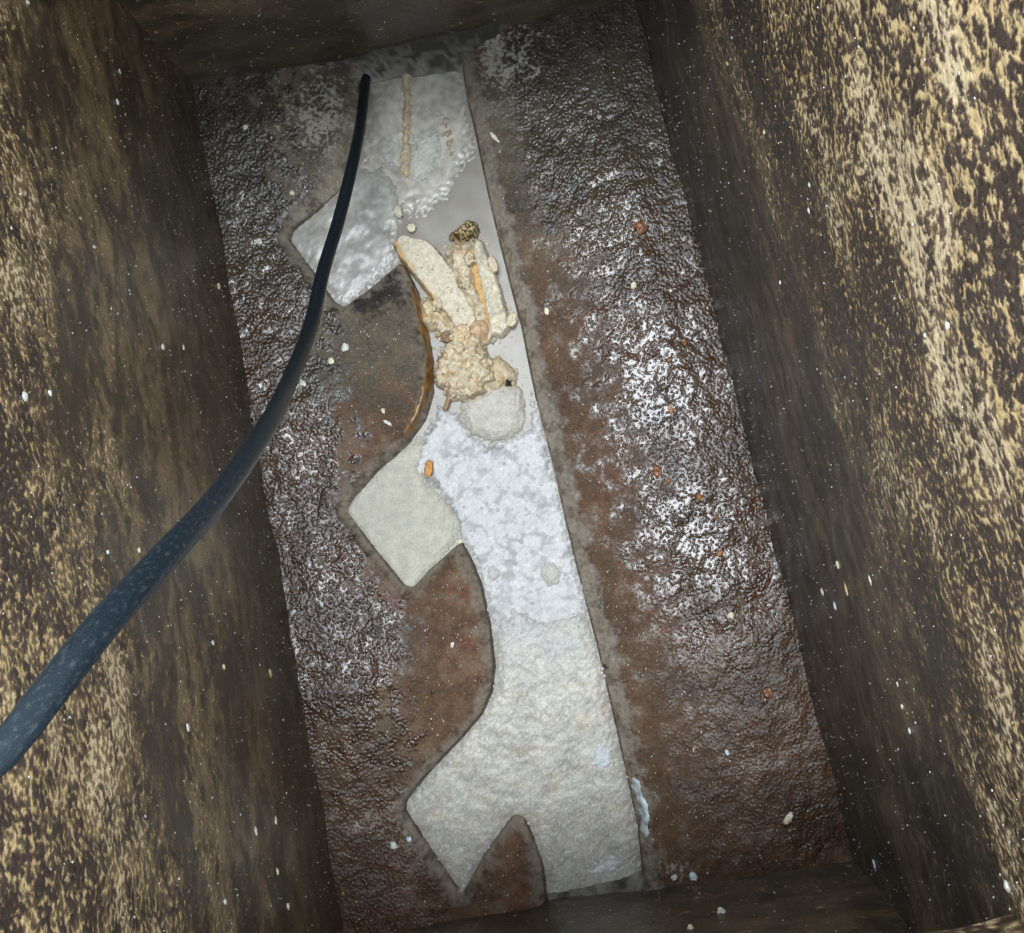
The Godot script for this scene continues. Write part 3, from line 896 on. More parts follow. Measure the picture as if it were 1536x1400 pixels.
func build_grease() -> void:
	# the slab, its raised far end leaning on the point of the benching
	var cell := FastNoiseLite.TYPE_CELLULAR
	var slab := put("grease_slab", sheet(PackedVector2Array([Vector2(-0.0633, -0.2400), Vector2(-0.0545, -0.2465), Vector2(-0.0472, -0.2458), Vector2(-0.0387, -0.2417), Vector2(-0.0302, -0.2374), Vector2(-0.0214, -0.2260), Vector2(-0.0147, -0.2133), Vector2(-0.0095, -0.2028), Vector2(-0.0088, -0.1924), Vector2(-0.0057, -0.1805), Vector2(-0.0008, -0.1682), Vector2(0.0024, -0.1572), Vector2(0.0017, -0.1490), Vector2(-0.0114, -0.1397), Vector2(-0.0171, -0.1391), Vector2(-0.0200, -0.1518), Vector2(-0.0267, -0.1645), Vector2(-0.0348, -0.1793), Vector2(-0.0415, -0.1920), Vector2(-0.0478, -0.2065), Vector2(-0.0549, -0.2174), Vector2(-0.0591, -0.2287)]), 0.019, 0.0026, 0.0008, 0.0020, 90.0, 81, slab_tone(), 0.002, 0.1, FastNoiseLite.TYPE_SIMPLEX_SMOOTH, Vector2(-0.06, -0.07)), M.grease)
	tag(slab, "long cream slab of hardened grease lying slantwise with an orange edge", "grease slab")
	# the upright piece: a folded slab with an orange inner face and a crumbly side
	var base := Vector3(0.0187, -0.0190, -0.1839)
	var fold := thing("folded_grease", base)
	tag(fold, "upright folded grease piece with an orange stripe against the right channel side", "grease slab")
	put("pale_side", sheet(PackedVector2Array([Vector2(0.0185, -0.2309), Vector2(0.0242, -0.2268), Vector2(0.0281, -0.2053), Vector2(0.0328, -0.1762), Vector2(0.0339, -0.1461), Vector2(0.0335, -0.1350), Vector2(0.0248, -0.1290), Vector2(0.0148, -0.1325), Vector2(0.0147, -0.1484), Vector2(0.0148, -0.1727), Vector2(0.0139, -0.1953), Vector2(0.0132, -0.2161)]), 0.015, 0.004, 0.0009, 0.0035, 100.0, 82, mottle(Color(0.58, 0.53, 0.40), 0.3, 182, 160.0), 0.001), M.grease, fold).position = -base
	put("orange_stripe", sheet(PackedVector2Array([Vector2(0.0111, -0.2245), Vector2(0.0195, -0.2227), Vector2(0.0206, -0.2037), Vector2(0.0200, -0.1813), Vector2(0.0183, -0.1573), Vector2(0.0164, -0.1362), Vector2(0.0122, -0.1493), Vector2(0.0088, -0.1669), Vector2(0.0077, -0.1840), Vector2(0.0073, -0.2009)]), 0.012, 0.004, 0.0008, 0.0015, 150.0, 83, mottle(Color(0.52, 0.31, 0.11), 0.3, 183, 200.0), 0.001), M.grease, fold).position = -base
	put("crumbly_side", sheet(PackedVector2Array([Vector2(-0.0088, -0.2247), Vector2(0.0035, -0.2304), Vector2(0.0160, -0.2277), Vector2(0.0141, -0.2140), Vector2(0.0095, -0.1963), Vector2(0.0092, -0.1814), Vector2(0.0132, -0.1693), Vector2(0.0131, -0.1581), Vector2(0.0041, -0.1526), Vector2(-0.0004, -0.1666), Vector2(-0.0067, -0.1811), Vector2(-0.0101, -0.2006), Vector2(-0.0125, -0.2161)]), 0.014, 0.008, 0.0008, 0.010, 110.0, 84, crumb_tone(Color(0.62, 0.53, 0.38), 0.6), 0.003, 0.1, cell), M.grease, fold).position = -base
	var deb := put("dark_debris", sheet(PackedVector2Array([Vector2(-0.0049, -0.2383), Vector2(0.0060, -0.2457), Vector2(0.0151, -0.2493), Vector2(0.0228, -0.2463), Vector2(0.0229, -0.2378), Vector2(0.0172, -0.2325), Vector2(0.0087, -0.2293), Vector2(-0.0003, -0.2332)]), 0.016, 0.006, 0.0007, 0.009, 110.0, 85, debris_tone(), 0.004, 0.1, cell), M.crumb)
	tag(deb, "dark speckled brown lump on top of the folded grease", "debris")
	# wet sludge that binds the pieces
	var sl2 := put("sludge", sheet(PackedVector2Array([Vector2(-0.0125, -0.2293), Vector2(0.0024, -0.2374), Vector2(0.0189, -0.2356), Vector2(0.0280, -0.2072), Vector2(0.0323, -0.1742), Vector2(0.0328, -0.1365), Vector2(0.0225, -0.1274), Vector2(0.0067, -0.1233), Vector2(0.0066, -0.1046), Vector2(0.0290, -0.0961), Vector2(0.0292, -0.0792), Vector2(0.0152, -0.0747), Vector2(-0.0073, -0.0739), Vector2(-0.0234, -0.0680), Vector2(-0.0434, -0.0798), Vector2(-0.0526, -0.0986), Vector2(-0.0489, -0.1166), Vector2(-0.0362, -0.1326), Vector2(-0.0422, -0.1490), Vector2(-0.0555, -0.1575), Vector2(-0.0532, -0.1777), Vector2(-0.0438, -0.1870), Vector2(-0.0327, -0.1770), Vector2(-0.0231, -0.1599), Vector2(-0.0207, -0.1895), Vector2(-0.0191, -0.2156)]), 0.0058, 0.007, 0.0009, 0.006, 120.0, 191, crumb_tone(Color(0.50, 0.43, 0.31), 0.5), 0.005, 0.1, cell), M.slime)
	tag(sl2, "wet tan sludge between the slab, the folded grease and the crumbly lump", "sludge")
	build_bits(PackedVector2Array([Vector2(-0.0125, -0.2293), Vector2(0.0024, -0.2374), Vector2(0.0189, -0.2356), Vector2(0.0280, -0.2072), Vector2(0.0323, -0.1742), Vector2(0.0328, -0.1365), Vector2(0.0225, -0.1274), Vector2(0.0067, -0.1233), Vector2(0.0066, -0.1046), Vector2(0.0290, -0.0961), Vector2(0.0292, -0.0792), Vector2(0.0152, -0.0747), Vector2(-0.0073, -0.0739), Vector2(-0.0234, -0.0680), Vector2(-0.0434, -0.0798), Vector2(-0.0526, -0.0986), Vector2(-0.0489, -0.1166), Vector2(-0.0362, -0.1326), Vector2(-0.0422, -0.1490), Vector2(-0.0555, -0.1575), Vector2(-0.0532, -0.1777), Vector2(-0.0438, -0.1870), Vector2(-0.0327, -0.1770), Vector2(-0.0231, -0.1599), Vector2(-0.0207, -0.1895), Vector2(-0.0191, -0.2156)]))
	# the crumbly mass
	var o := put("grease_lump", sheet(PackedVector2Array([Vector2(-0.0382, -0.1247), Vector2(-0.0290, -0.1330), Vector2(-0.0139, -0.1381), Vector2(-0.0017, -0.1345), Vector2(0.0025, -0.1234), Vector2(0.0084, -0.1072), Vector2(0.0094, -0.0939), Vector2(0.0038, -0.0849), Vector2(-0.0059, -0.0786), Vector2(-0.0150, -0.0703), Vector2(-0.0257, -0.0726), Vector2(-0.0369, -0.0815), Vector2(-0.0454, -0.0898), Vector2(-0.0491, -0.0990), Vector2(-0.0477, -0.1099), Vector2(-0.0428, -0.1201)]), 0.013, 0.007, 0.0008, 0.016, 48.0, 86, crumb_tone(Color(0.58, 0.49, 0.34), 0.8), 0.009, 0.1, cell), M.grease)
	tag(o, "large crumbly cream grease lump above the froth clump", "grease lump")
	o = put("grease_lump", sheet(PackedVector2Array([Vector2(0.0063, -0.1058), Vector2(0.0171, -0.1086), Vector2(0.0249, -0.0999), Vector2(0.0294, -0.0878), Vector2(0.0275, -0.0785), Vector2(0.0197, -0.0768), Vector2(0.0118, -0.0832), Vector2(0.0065, -0.0936)]), 0.012, 0.010, 0.0008, 0.006, 120.0, 87, spot_tone(Vector2(0.0214, -0.0804)), 0.002, 0.1, cell), M.grease)
	tag(o, "small grease lump with a black spot right of the crumbly lump", "grease lump")
	o = put("grease_lump", sheet(PackedVector2Array([Vector2(-0.0106, -0.1445), Vector2(0.0015, -0.1490), Vector2(0.0111, -0.1488), Vector2(0.0147, -0.1391), Vector2(0.0109, -0.1302), Vector2(0.0023, -0.1259), Vector2(-0.0080, -0.1300), Vector2(-0.0126, -0.1347)]), 0.020, 0.010, 0.0008, 0.004, 170.0, 88, crumb_tone(Color(0.62, 0.43, 0.26), 0.3), 0.002, 0.1, cell), M.grease)
	tag(o, "round peach coloured grease ball at the lower end of the slab", "grease lump")
	o = put("grease_lump", sheet(PackedVector2Array([Vector2(-0.0507, -0.1783), Vector2(-0.0406, -0.1818), Vector2(-0.0313, -0.1722), Vector2(-0.0255, -0.1597), Vector2(-0.0220, -0.1496), Vector2(-0.0251, -0.1437), Vector2(-0.0306, -0.1486), Vector2(-0.0379, -0.1586), Vector2(-0.0428, -0.1513), Vector2(-0.0499, -0.1547), Vector2(-0.0519, -0.1651)]), 0.012, 0.008, 0.0008, 0.006, 110.0, 90, crumb_tone(Color(0.58, 0.48, 0.30), 0.3), 0.003, 0.1, cell), M.grease)
	tag(o, "pale grease lump wedged at the left channel side beside the slab", "grease lump")
	lump_thing("grease_lump", Vector3(-0.0148, -0.0150, -0.1367), Vector3(0.020, 0.016, 0.018), Vector3(0, 40, 0), 89, 0.5, 3.5, 0.8, 40, grease_tone(Color(0.66, 0.52, 0.33), 0.2), "knobbly tan grease bit between the slab and the crumbly lump", "grease lump")
	lump_thing("grease_lump", Vector3(-0.0288, -0.0230, -0.1396), Vector3(0.012, 0.010, 0.012), Vector3(0, 0, 0), 91, 0.5, 3.0, 0.8, 28, grease_tone(Color(0.30, 0.20, 0.12), 0.2), "small brown grease bit at the edge of the bluish left puddle", "grease lump")
	lump_thing("grease_lump", Vector3(0.0381, -0.0190, -0.1417), Vector3(0.010, 0.009, 0.014), Vector3(0, -30, 0), 92, 0.4, 3.0, 0.8, 28, grease_tone(Color(0.68, 0.60, 0.42), 0.1), "cream grease nub at the lower right end of the folded piece", "grease lump")
	lump_thing("grease_lump", Vector3(0.0306, -0.0150, -0.1999), Vector3(0.009, 0.009, 0.017), Vector3(0, 8, 0), 93, 0.4, 3.0, 0.8, 28, grease_tone(Color(0.66, 0.56, 0.40), 0.1), "small cream grease nub right of the orange stripe", "grease lump")
	lump_thing("grease_chip", Vector3(-0.0430, -0.0260, -0.2570), Vector3(0.009, 0.005, 0.008), Vector3(0, 30, 0), 94, 0.5, 2.5, 0.8, 20, grease_tone(Color(0.72, 0.66, 0.48), 0.0), "heart shaped cream chip floating above the slab", "grease chip")
	lump_thing("grease_chip", Vector3(-0.0528, -0.0250, -0.2765), Vector3(0.009, 0.006, 0.014), Vector3(0, 10, 0), 95, 0.5, 2.5, 0.8, 20, grease_tone(Color(0.62, 0.58, 0.44), 0.0), "pale beige chip at the edge of the grey skin above the slab", "grease chip")
	lump_thing("orange_scrap", Vector3(-0.0750, -0.0230, -0.0127), Vector3(0.008, 0.006, 0.017), Vector3(0, -18, 0), 96, 0.5, 2.5, 0.8, 28, grease_tone(Color(0.60, 0.30, 0.09), 0.2), "small orange scrap at the corner of the cream square raft", "scrap")
	var tw := put("twig", tube(PackedVector3Array([Vector3(-0.0433, -0.0240, -0.1033), Vector3(-0.0415, -0.0240, -0.0919), Vector3(-0.0395, -0.0240, -0.0818), Vector3(-0.0443, -0.0240, -0.0717), Vector3(-0.0481, -0.0240, -0.0670)]), 0.0026, 8, 24), tint(Color(0.30, 0.19, 0.09), 0.5))
	tag(tw, "short brown twig poking from the crumbly lump into the foam", "twig")
	# angular shards broken off the slab
	var shards := [
		[-0.0192, -0.0060, -0.1246, 12, 8, 30, "cream shard at the upper left of the crumbly lump"],
		[-0.0038, -0.0080, -0.1079, 10, 7, -50, "cream shard on the right half of the crumbly lump"],
		[-0.0186, -0.0090, -0.0962, 13, 7, 75, "cream shard lying across the lower middle of the crumbly lump"],
		[0.0091, -0.0080, -0.2092, 11, 8, 20, "cream shard at the top of the crumbly side of the folded grease"],
		[0.0002, -0.0090, -0.1866, 10, 7, -35, "cream shard halfway between the slab and the orange stripe"],
		[-0.0325, -0.0120, -0.1723, 11, 7, -15, "cream shard under the left edge of the slab"]]
	for k in shards.size():
		var r: Array = shards[k]
		var sh := put("grease_shard", lump(Vector3(r[4] * 0.001, 0.005, r[3] * 0.001), 700 + k, 1.3, 1.1, 0.5, 26, 18, grease_tone(Color(0.58, 0.49, 0.33), 0.3)), M.grease)
		sh.position = Vector3(r[0], r[1], r[2])
		sh.rotation_degrees = Vector3(20.0 * sin(k * 2.3), r[5], 22.0 * cos(k * 1.7))
		tag(sh, r[6], "grease shard", "broken grease shards on the pile")
	# rusty slime that hangs along the left side of the channel
	var sl := put("slime_streak", ribbon(PackedVector3Array([Vector3(-0.0538, -0.0180, -0.2030), Vector3(-0.0506, -0.0180, -0.1781), Vector3(-0.0501, -0.0180, -0.1503), Vector3(-0.0503, -0.0180, -0.1227), Vector3(-0.0567, -0.0180, -0.0986), Vector3(-0.0672, -0.0180, -0.0774), Vector3(-0.0824, -0.0180, -0.0573), Vector3(-0.0981, -0.0180, -0.0414)]), 0.012, 97, Color(0.20, 0.105, 0.035)), M.slime)
	tag(sl, "orange brown slime streak along the left channel side beside the lumps", "slime")
	var bl := put("grease_smear", ribbon(PackedVector3Array([Vector3(0.0622, -0.0100, 0.3249), Vector3(0.0639, -0.0100, 0.3417), Vector3(0.0656, -0.0100, 0.3585), Vector3(0.0629, -0.0100, 0.3744), Vector3(0.0612, -0.0100, 0.3885)]), 0.011, 98, Color(0.50, 0.56, 0.58)), M.slime)
	tag(bl, "pale blue grease smear on the right channel edge near the bottom", "grease smear")


func build_bits(outline: PackedVector2Array) -> void:
	var rng := RandomNumberGenerator.new()
	rng.seed = 12
	var spots: Array[Transform3D] = []
	var tones := PackedColorArray()
	for k in 260:
		var e := rng.randi() % outline.size()
		var p := outline[e].lerp(outline[(e + 1) % outline.size()], rng.randf()) + Vector2(rng.randfn(), rng.randfn()) * 0.006
		if dist(p.x, p.y) > 0.004:
			continue
		var r := 0.0009 * (0.5 + 1.6 * pow(rng.randf(), 2.5))
		var b := Basis.from_euler(Vector3(rng.randf() * TAU, rng.randf() * TAU, 0)).scaled(Vector3(r, r * 0.7, r * rng.randf_range(0.8, 1.8)))
		spots.append(Transform3D(b, Vector3(p.x, WATER + 0.0006, p.y)))
		var v := rng.randf_range(0.4, 0.66)
		tones.append(Color(v, v * rng.randf_range(0.78, 0.92), v * rng.randf_range(0.45, 0.75)))
	stuff("grease_bits", spots, tones, "loose cream bits floating around the broken grease pieces")


func slab_tone() -> Callable:
	var n1 := fnl(181, 150.0, 4)
	var n2 := fnl(184, 60.0, 3)
	var n3 := fnl(185, 330.0, 2)
	return func(x: float, z: float, d: float, g: float) -> Color:
		var v := 0.60 * (1.0 + 0.22 * n1.get_noise_2d(x, z))
		var c := Color(v, v * 0.89, v * 0.66)
		var left := sm(0.012, 0.001, d) * sm(-0.002, 0.006, -0.0335 - x + 0.35 * (z - -0.1905) )
		c = c.lerp(Color(0.52, 0.31, 0.09), clampf(left * (0.5 + n2.get_noise_2d(x, z) * 1.6), 0.0, 0.9))
		c = c.lerp(Color(0.07, 0.045, 0.02), sm(0.44, 0.54, n3.get_noise_2d(x, z) * 0.7 + n2.get_noise_2d(x + 2.0, z) * 0.5) * 0.8)
		return c


func crumb_tone(base: Color, spots: float) -> Callable:
	var n1 := fnl(186, 170.0, 3)
	var n2 := fnl(187, 55.0, 3)
	return func(x: float, z: float, d: float, g: float) -> Color:
		var v := 1.0 + 0.35 * n1.get_noise_2d(x, z)
		var c := Color(base.r * v, base.g * v, base.b * v)
		c = c.lerp(Color(0.45, 0.26, 0.09), sm(0.15, 0.5, n2.get_noise_2d(x, z)) * 0.6)
		c = c.lerp(Color(0.30, 0.19, 0.08), sm(0.0, -0.5, g) * 0.5)
		return c.lerp(Color(0.10, 0.06, 0.03), sm(0.45, 0.6, n1.get_noise_2d(x + 3.0, z)) * spots)


func debris_tone() -> Callable:
	var n1 := fnl(188, 260.0, 2)
	return func(x: float, z: float, d: float, g: float) -> Color:
		return Color(0.05, 0.033, 0.016).lerp(Color(0.46, 0.35, 0.17), sm(-0.25, 0.25, n1.get_noise_2d(x, z)))


func spot_tone(at: Vector2) -> Callable:
	var inner := crumb_tone(Color(0.64, 0.53, 0.35), 0.4)
	var n1 := fnl(189, 300.0, 2)
	return func(x: float, z: float, d: float, g: float) -> Color:
		var c: Color = inner.call(x, z, d, g)
		return c.lerp(Color(0.015, 0.013, 0.012), sm(0.0048, 0.0028, at.distance_to(Vector2(x, z)) + n1.get_noise_2d(x, z) * 0.002))


func tint(c: Color, rough: float) -> StandardMaterial3D:
	return std(rough, c.linear_to_srgb(), false)


# a band of slime draped over the benching along a line
func ribbon(line: PackedVector3Array, width: float, s: int, tone: Color) -> ArrayMesh:
	var cv := Curve3D.new()
	for k in line.size():
		var a := line[maxi(k - 1, 0)]
		var b := line[mini(k + 1, line.size() - 1)]
		cv.add_point(line[k], -(b - a) / 6.0, (b - a) / 6.0)
	var steps := 90
	var nv := 12
	var n := fnl(s, 90.0, 4)
	var pos := PackedVector3Array()
	var col := PackedColorArray()
	var uv := PackedVector2Array()
	var length := cv.get_baked_length()
	for j in nv + 1:
		for i in steps + 1:
			var o := length * i / steps
			var p := cv.sample_baked(o, true)
			var f := cv.sample_baked(minf(o + 0.004, length)) - cv.sample_baked(maxf(o - 0.004, 0.0))
			var side := Vector3(f.z, 0, -f.x).normalized()
			var t := (float(j) / nv - 0.5) * 2.0
			var taper := sm(0.0, 0.15, o / length) * sm(1.0, 0.85, o / length)
			var g := n.get_noise_2d(p.x + t * 0.01, p.z)
			var q := p + side * t * width * 0.5 * (0.35 + 0.65 * taper) * (1.0 + g * 0.7)
			var y := maxf(floor_height(q.x, q.z), WATER - 0.001) + 0.0022 * (1.0 - t * t) * taper - 0.0012 * t * t - 0.0008
			pos.append(Vector3(q.x, y, q.z))
			uv.append(Vector2(q.x, q.z) / 0.1)
			var v := 1.0 + g * 0.9
			col.append(Color(tone.r * v, tone.g * v, tone.b * v))
	return grid(steps, nv, pos, uv, col, true)


# ---------------------------------------------------------------- crumbs and pebbles

func build_crumbs() -> void:
	# place, length, width (mm), turn, tone, name, label, group
	var cream := Color(0.74, 0.67, 0.47)
	var white := Color(0.66, 0.64, 0.56)
	var tan := Color(0.50, 0.36, 0.18)
	var rust := Color(0.22, 0.09, 0.04)
	var orange := Color(0.36, 0.17, 0.06)
	var blue := Color(0.62, 0.70, 0.74)
	var rows := [
		[Vector3(0.1622, -0.0030, -0.1459), 7.9, 5.9, -18, cream, "grease_crumb", "bright cream crumb beside the scrape marks on the upper right benching"],
		[Vector3(0.1963, -0.0030, -0.1330), 3.9, 3.3, 12, cream, "grease_crumb", "tiny cream crumb just right of the bright crumb by the scrape marks"],
		[Vector3(0.2307, -0.0030, -0.1187), 7.2, 3.9, 2, tan, "grease_crumb", "long tan crumb at the foot of the right wall, level with the slab"],
		[Vector3(0.2267, -0.0030, -0.1034), 7.2, 3.9, -68, cream, "grease_crumb", "cream crumb at the foot of the right wall, just below the long tan one"],
		[Vector3(0.0737, -0.0030, -0.1407), 8.5, 5.3, 2, cream, "grease_crumb", "cream oval crumb on the benching right of the folded grease"],
		[Vector3(0.0586, -0.0030, -0.3241), 15.8, 4.6, 32, cream, "grease_flake", "long pale flake on the benching right of the channel near the far wall"],
		[Vector3(0.1867, -0.0030, 0.1886), 7.9, 6.6, -8, cream, "grease_crumb", "cream crumb on the right benching left of the orange nugget"],
		[Vector3(0.1988, -0.0030, 0.3893), 14.5, 7.2, -48, cream, "grease_flake", "large cream bean shaped flake on the lower right benching"],
		[Vector3(0.2414, -0.0030, 0.4178), 5.9, 5.3, 12, cream, "grease_crumb", "yellow crumb in the near right corner of the benching"],
		[Vector3(0.2234, -0.0030, 0.3213), 5.3, 4.6, 12, white, "grease_crumb", "small white crumb above the bean shaped flake"],
		[Vector3(0.1555, -0.0030, 0.3176), 6.6, 3.9, 12, blue, "grease_spot", "small pale blue spot on the lower right benching"],
		[Vector3(0.0986, -0.0030, 0.4287), 9.2, 7.9, 12, blue, "grease_spot", "round pale blue spot at the foot of the near wall"],
		[Vector3(0.0807, -0.0030, 0.4266), 7.9, 5.9, -58, white, "grease_spot", "faint white spot left of the round blue one by the near wall"],
		[Vector3(-0.1300, -0.0030, -0.1474), 10.5, 9.2, -28, white, "grease_spot", "large pale spot on the left benching right of the hose"],
		[Vector3(-0.1465, -0.0030, -0.1366), 7.2, 6.6, 12, cream, "grease_crumb", "cream crumb just below the large pale spot by the hose"],
		[Vector3(-0.1786, -0.0030, -0.1203), 7.9, 5.9, 52, white, "grease_crumb", "white crumb at the edge of the hose on the left benching"],
		[Vector3(-0.1521, -0.0030, -0.3125), 5.9, 5.3, 12, cream, "grease_crumb", "cream crumb left of the upper side branch"],
		[Vector3(-0.2308, -0.0030, -0.1643), 6.6, 5.3, 12, cream, "grease_crumb", "cream crumb on the left edge of the benching, left of the hose"],
		[Vector3(-0.1838, -0.0030, -0.3856), 7.2, 5.3, -58, cream, "grease_crumb", "pinkish cream crumb near the far left corner of the benching"],
		[Vector3(-0.1944, -0.0030, -0.2707), 7.9, 5.9, 12, white, "grease_spot", "pale round spot left of the tip of the upper branch"],
		[Vector3(-0.1046, -0.0030, -0.0650), 11.2, 3.9, 47, white, "grease_flake", "narrow white flake on the left benching beside the slime streak"],
		[Vector3(-0.1061, -0.0030, -0.0775), 5.9, 3.9, 12, cream, "grease_crumb", "cream crumb above the narrow white flake"],
		[Vector3(-0.0855, -0.0030, 0.1634), 6.6, 3.9, -23, white, "grease_crumb", "white crumb alone on the brown benching below the cream square raft"],
		[Vector3(-0.1818, -0.0030, 0.3440), 9.2, 7.2, 12, white, "grease_spot", "white crusty spot left of the lower side branch"],
		[Vector3(-0.1666, -0.0030, 0.3417), 5.9, 5.3, 12, blue, "grease_spot", "small bluish spot beside the white crusty one"],
		[Vector3(-0.2393, -0.0030, 0.3794), 7.2, 6.6, 12, orange, "pebble", "pale orange pebble at the left edge of the lower benching"],
		[Vector3(-0.2269, -0.0030, 0.3844), 7.9, 6.6, 12, rust, "pebble", "brown pebble right of the pale orange one at the lower left"],
		[Vector3(-0.2255, -0.0030, 0.0812), 5.9, 5.3, 12, orange, "pebble", "orange pebble at the foot of the left wall"],
		[Vector3(-0.0593, -0.0030, 0.0666), 5.9, 5.9, 12, cream, "grease_crumb", "cream crumb on the point between the square raft and the channel"],
		[Vector3(0.2182, -0.0030, 0.1983), 9.2, 7.9, -8, orange, "pebble", "orange brown nugget at the right edge of the benching"],
		[Vector3(0.1464, -0.0030, 0.0374), 13.1, 9.2, -18, rust, "pebble", "largest red brown pebble in the middle of the right benching"],
		[Vector3(0.1558, -0.0030, 0.0494), 7.2, 5.9, 12, rust, "pebble", "small red brown pebble below the largest one"],
		[Vector3(0.2319, -0.0030, 0.0627), 6.6, 5.9, 12, orange, "pebble", "orange pebble at the foot of the right wall by the glossy strip"],
		[Vector3(0.1811, -0.0030, 0.0707), 7.2, 6.6, 12, orange, "pebble", "round brown pebble in the glossy strip below the pebble pair"],
		[Vector3(0.1922, -0.0030, 0.0930), 5.9, 5.3, 12, rust, "pebble", "dark brown pebble below the round brown one"],
		[Vector3(0.1886, -0.0030, 0.1281), 7.9, 5.3, -58, orange, "pebble", "brown flat pebble in the middle of the glossy strip"],
		[Vector3(0.2055, -0.0030, 0.2687), 11.2, 10.5, 12, rust, "pebble", "round red brown pebble on the right benching below the nugget"],
		[Vector3(0.2309, -0.0030, 0.4002), 9.2, 8.5, 12, rust, "pebble", "red pebble in the near right corner beside the bean shaped flake"],
		[Vector3(0.1718, -0.0030, -0.0189), 11.8, 5.3, 7, orange, "pebble", "narrow orange pebble in the bright glossy pool"],
		[Vector3(0.1984, -0.0030, -0.0805), 7.9, 5.9, 2, rust, "pebble", "brown pebble in the upper part of the glossy pool"],
		[Vector3(0.1806, -0.0030, -0.0661), 5.9, 5.9, 12, rust, "pebble", "dark pebble above the narrow orange one in the glossy pool"],
		[Vector3(0.2276, -0.0030, -0.1140), 17.1, 14.5, 12, rust, "pebble", "large dark stone at the right wall above the glossy pool"],
		[Vector3(0.1804, -0.0030, -0.1997), 15.8, 13.1, 12, rust, "pebble", "dark round stone in the upper right benching"],
		[Vector3(0.2277, 0.3058, -0.2321), 4.2, 2.8, 2, tan, "grease_flake", "tan flake near the top of the dark band on the right wall"],
		[Vector3(0.2301, 0.3566, -0.1631), 3.1, 2.6, 12, cream, "grease_flake", "small cream flake on the right wall below the tan one"],
		[Vector3(0.2325, 0.4109, -0.0938), 4.1, 2.4, 12, white, "grease_flake", "white flake on the right wall level with the folded grease"],
		[Vector3(0.2320, 0.4260, -0.1058), 3.2, 2.4, 12, cream, "grease_flake", "cream flake just above the white one on the right wall"],
		[Vector3(0.2332, 0.2959, -0.0722), 3.3, 2.9, 12, white, "grease_flake", "small white flake at the edge of the dark band, upper right wall"],
		[Vector3(0.2359, 0.5799, 0.0074), 4.6, 3.7, 12, white, "grease_flake", "bright white blob high on the right wall"],
		[Vector3(0.2359, 0.5490, 0.0069), 2.9, 2.3, 12, white, "grease_flake", "small white flake left of the bright blob on the right wall"],
		[Vector3(0.2404, 0.2492, 0.1369), 7.1, 4.0, 7, cream, "grease_flake", "ring shaped pale flake above the cluster on the right wall"],
		[Vector3(0.2410, 0.2563, 0.1552), 12.0, 3.5, 4, tan, "grease_flake", "long tan flake in the cluster on the right wall"],
		[Vector3(0.2413, 0.1722, 0.1638), 7.2, 3.9, 4, white, "grease_flake", "white flake left of the long tan one on the right wall"],
		[Vector3(0.2416, 0.2050, 0.1725), 7.4, 3.7, 4, blue, "grease_flake", "bluish flake below the long tan one on the right wall"],
		[Vector3(0.2406, 0.3306, 0.1431), 8.2, 2.7, 2, white, "grease_flake", "narrow white flake right of the long tan one"],
		[Vector3(0.2436, 0.3284, 0.2305), 4.1, 2.7, 2, cream, "grease_flake", "small cream flake on the lower right wall"],
		[Vector3(0.2442, 0.3312, 0.2464), 5.0, 3.6, 12, white, "grease_flake", "white flake below the small cream one on the lower right wall"],
		[Vector3(0.2431, 0.3315, 0.2145), 4.1, 2.3, 12, cream, "grease_flake", "thin cream flake above the small cream one on the lower right wall"],
		[Vector3(0.2464, 0.4534, 0.3090), 7.3, 6.5, 12, white, "grease_flake", "bright white blob low on the right wall near the picture corner"],
		[Vector3(0.2500, 0.0985, 0.4138), 11.9, 3.6, 2, blue, "grease_flake", "narrow bluish flake at the near end of the right wall"],
		[Vector3(0.1129, 0.0800, 0.4352), 9.7, 8.5, 12, white, "grease_crumb", "white crumb cluster on the near wall"],
		[Vector3(0.0820, 0.1032, 0.4341), 6.5, 5.9, 12, cream, "grease_crumb", "yellow crumb on the near wall left of the white cluster"],
		[Vector3(-0.2391, 0.0970, 0.1448), 10.1, 5.4, 7, tan, "grease_flake", "tan oval flake at the foot of the left wall"],
		[Vector3(-0.2386, 0.2217, 0.1212), 5.2, 4.7, 12, cream, "grease_flake", "cream flake on the left wall left of the tan oval one"],
		[Vector3(-0.2382, 0.2369, 0.1001), 4.6, 4.1, 12, white, "grease_flake", "white flake above the cream one on the left wall below the hose"],
		[Vector3(-0.2414, 0.2140, 0.2536), 8.9, 4.7, 7, white, "grease_flake", "bright white flake on the lower left wall"],
		[Vector3(-0.2415, 0.1574, 0.2607), 8.4, 3.9, 2, cream, "grease_flake", "cream flake right of the bright white one on the lower left wall"],
		[Vector3(-0.2423, 0.1762, 0.2977), 6.6, 3.8, 12, cream, "grease_flake", "yellowish flake below the bright white one on the left wall"],
		[Vector3(-0.2430, 0.1644, 0.3310), 7.2, 3.9, 12, cream, "grease_flake", "pale yellow flake at the lowest end of the left wall foot"],
		[Vector3(-0.2418, 0.3071, 0.2762), 4.7, 3.8, 12, white, "grease_flake", "small white flake low on the left wall"],
		[Vector3(-0.2392, 0.3206, 0.1495), 6.5, 4.2, 12, white, "grease_flake", "white flake on the left wall under the hose bend"],
		[Vector3(-0.2366, 0.3532, 0.0226), 4.0, 3.5, 12, cream, "grease_flake", "cream flake on the left wall just above the hose"],
		[Vector3(-0.2366, 0.4046, 0.0218), 3.3, 2.9, 12, white, "grease_flake", "small white flake left of the cream one above the hose"],
		[Vector3(-0.2333, 0.2329, -0.1351), 6.2, 4.6, -18, white, "grease_flake", "white flake on the left wall level with the crumbly lump"],
		[Vector3(-0.2332, 0.1815, -0.1421), 5.5, 3.3, -8, cream, "grease_flake", "small pale flake right of the white one on the left wall"],
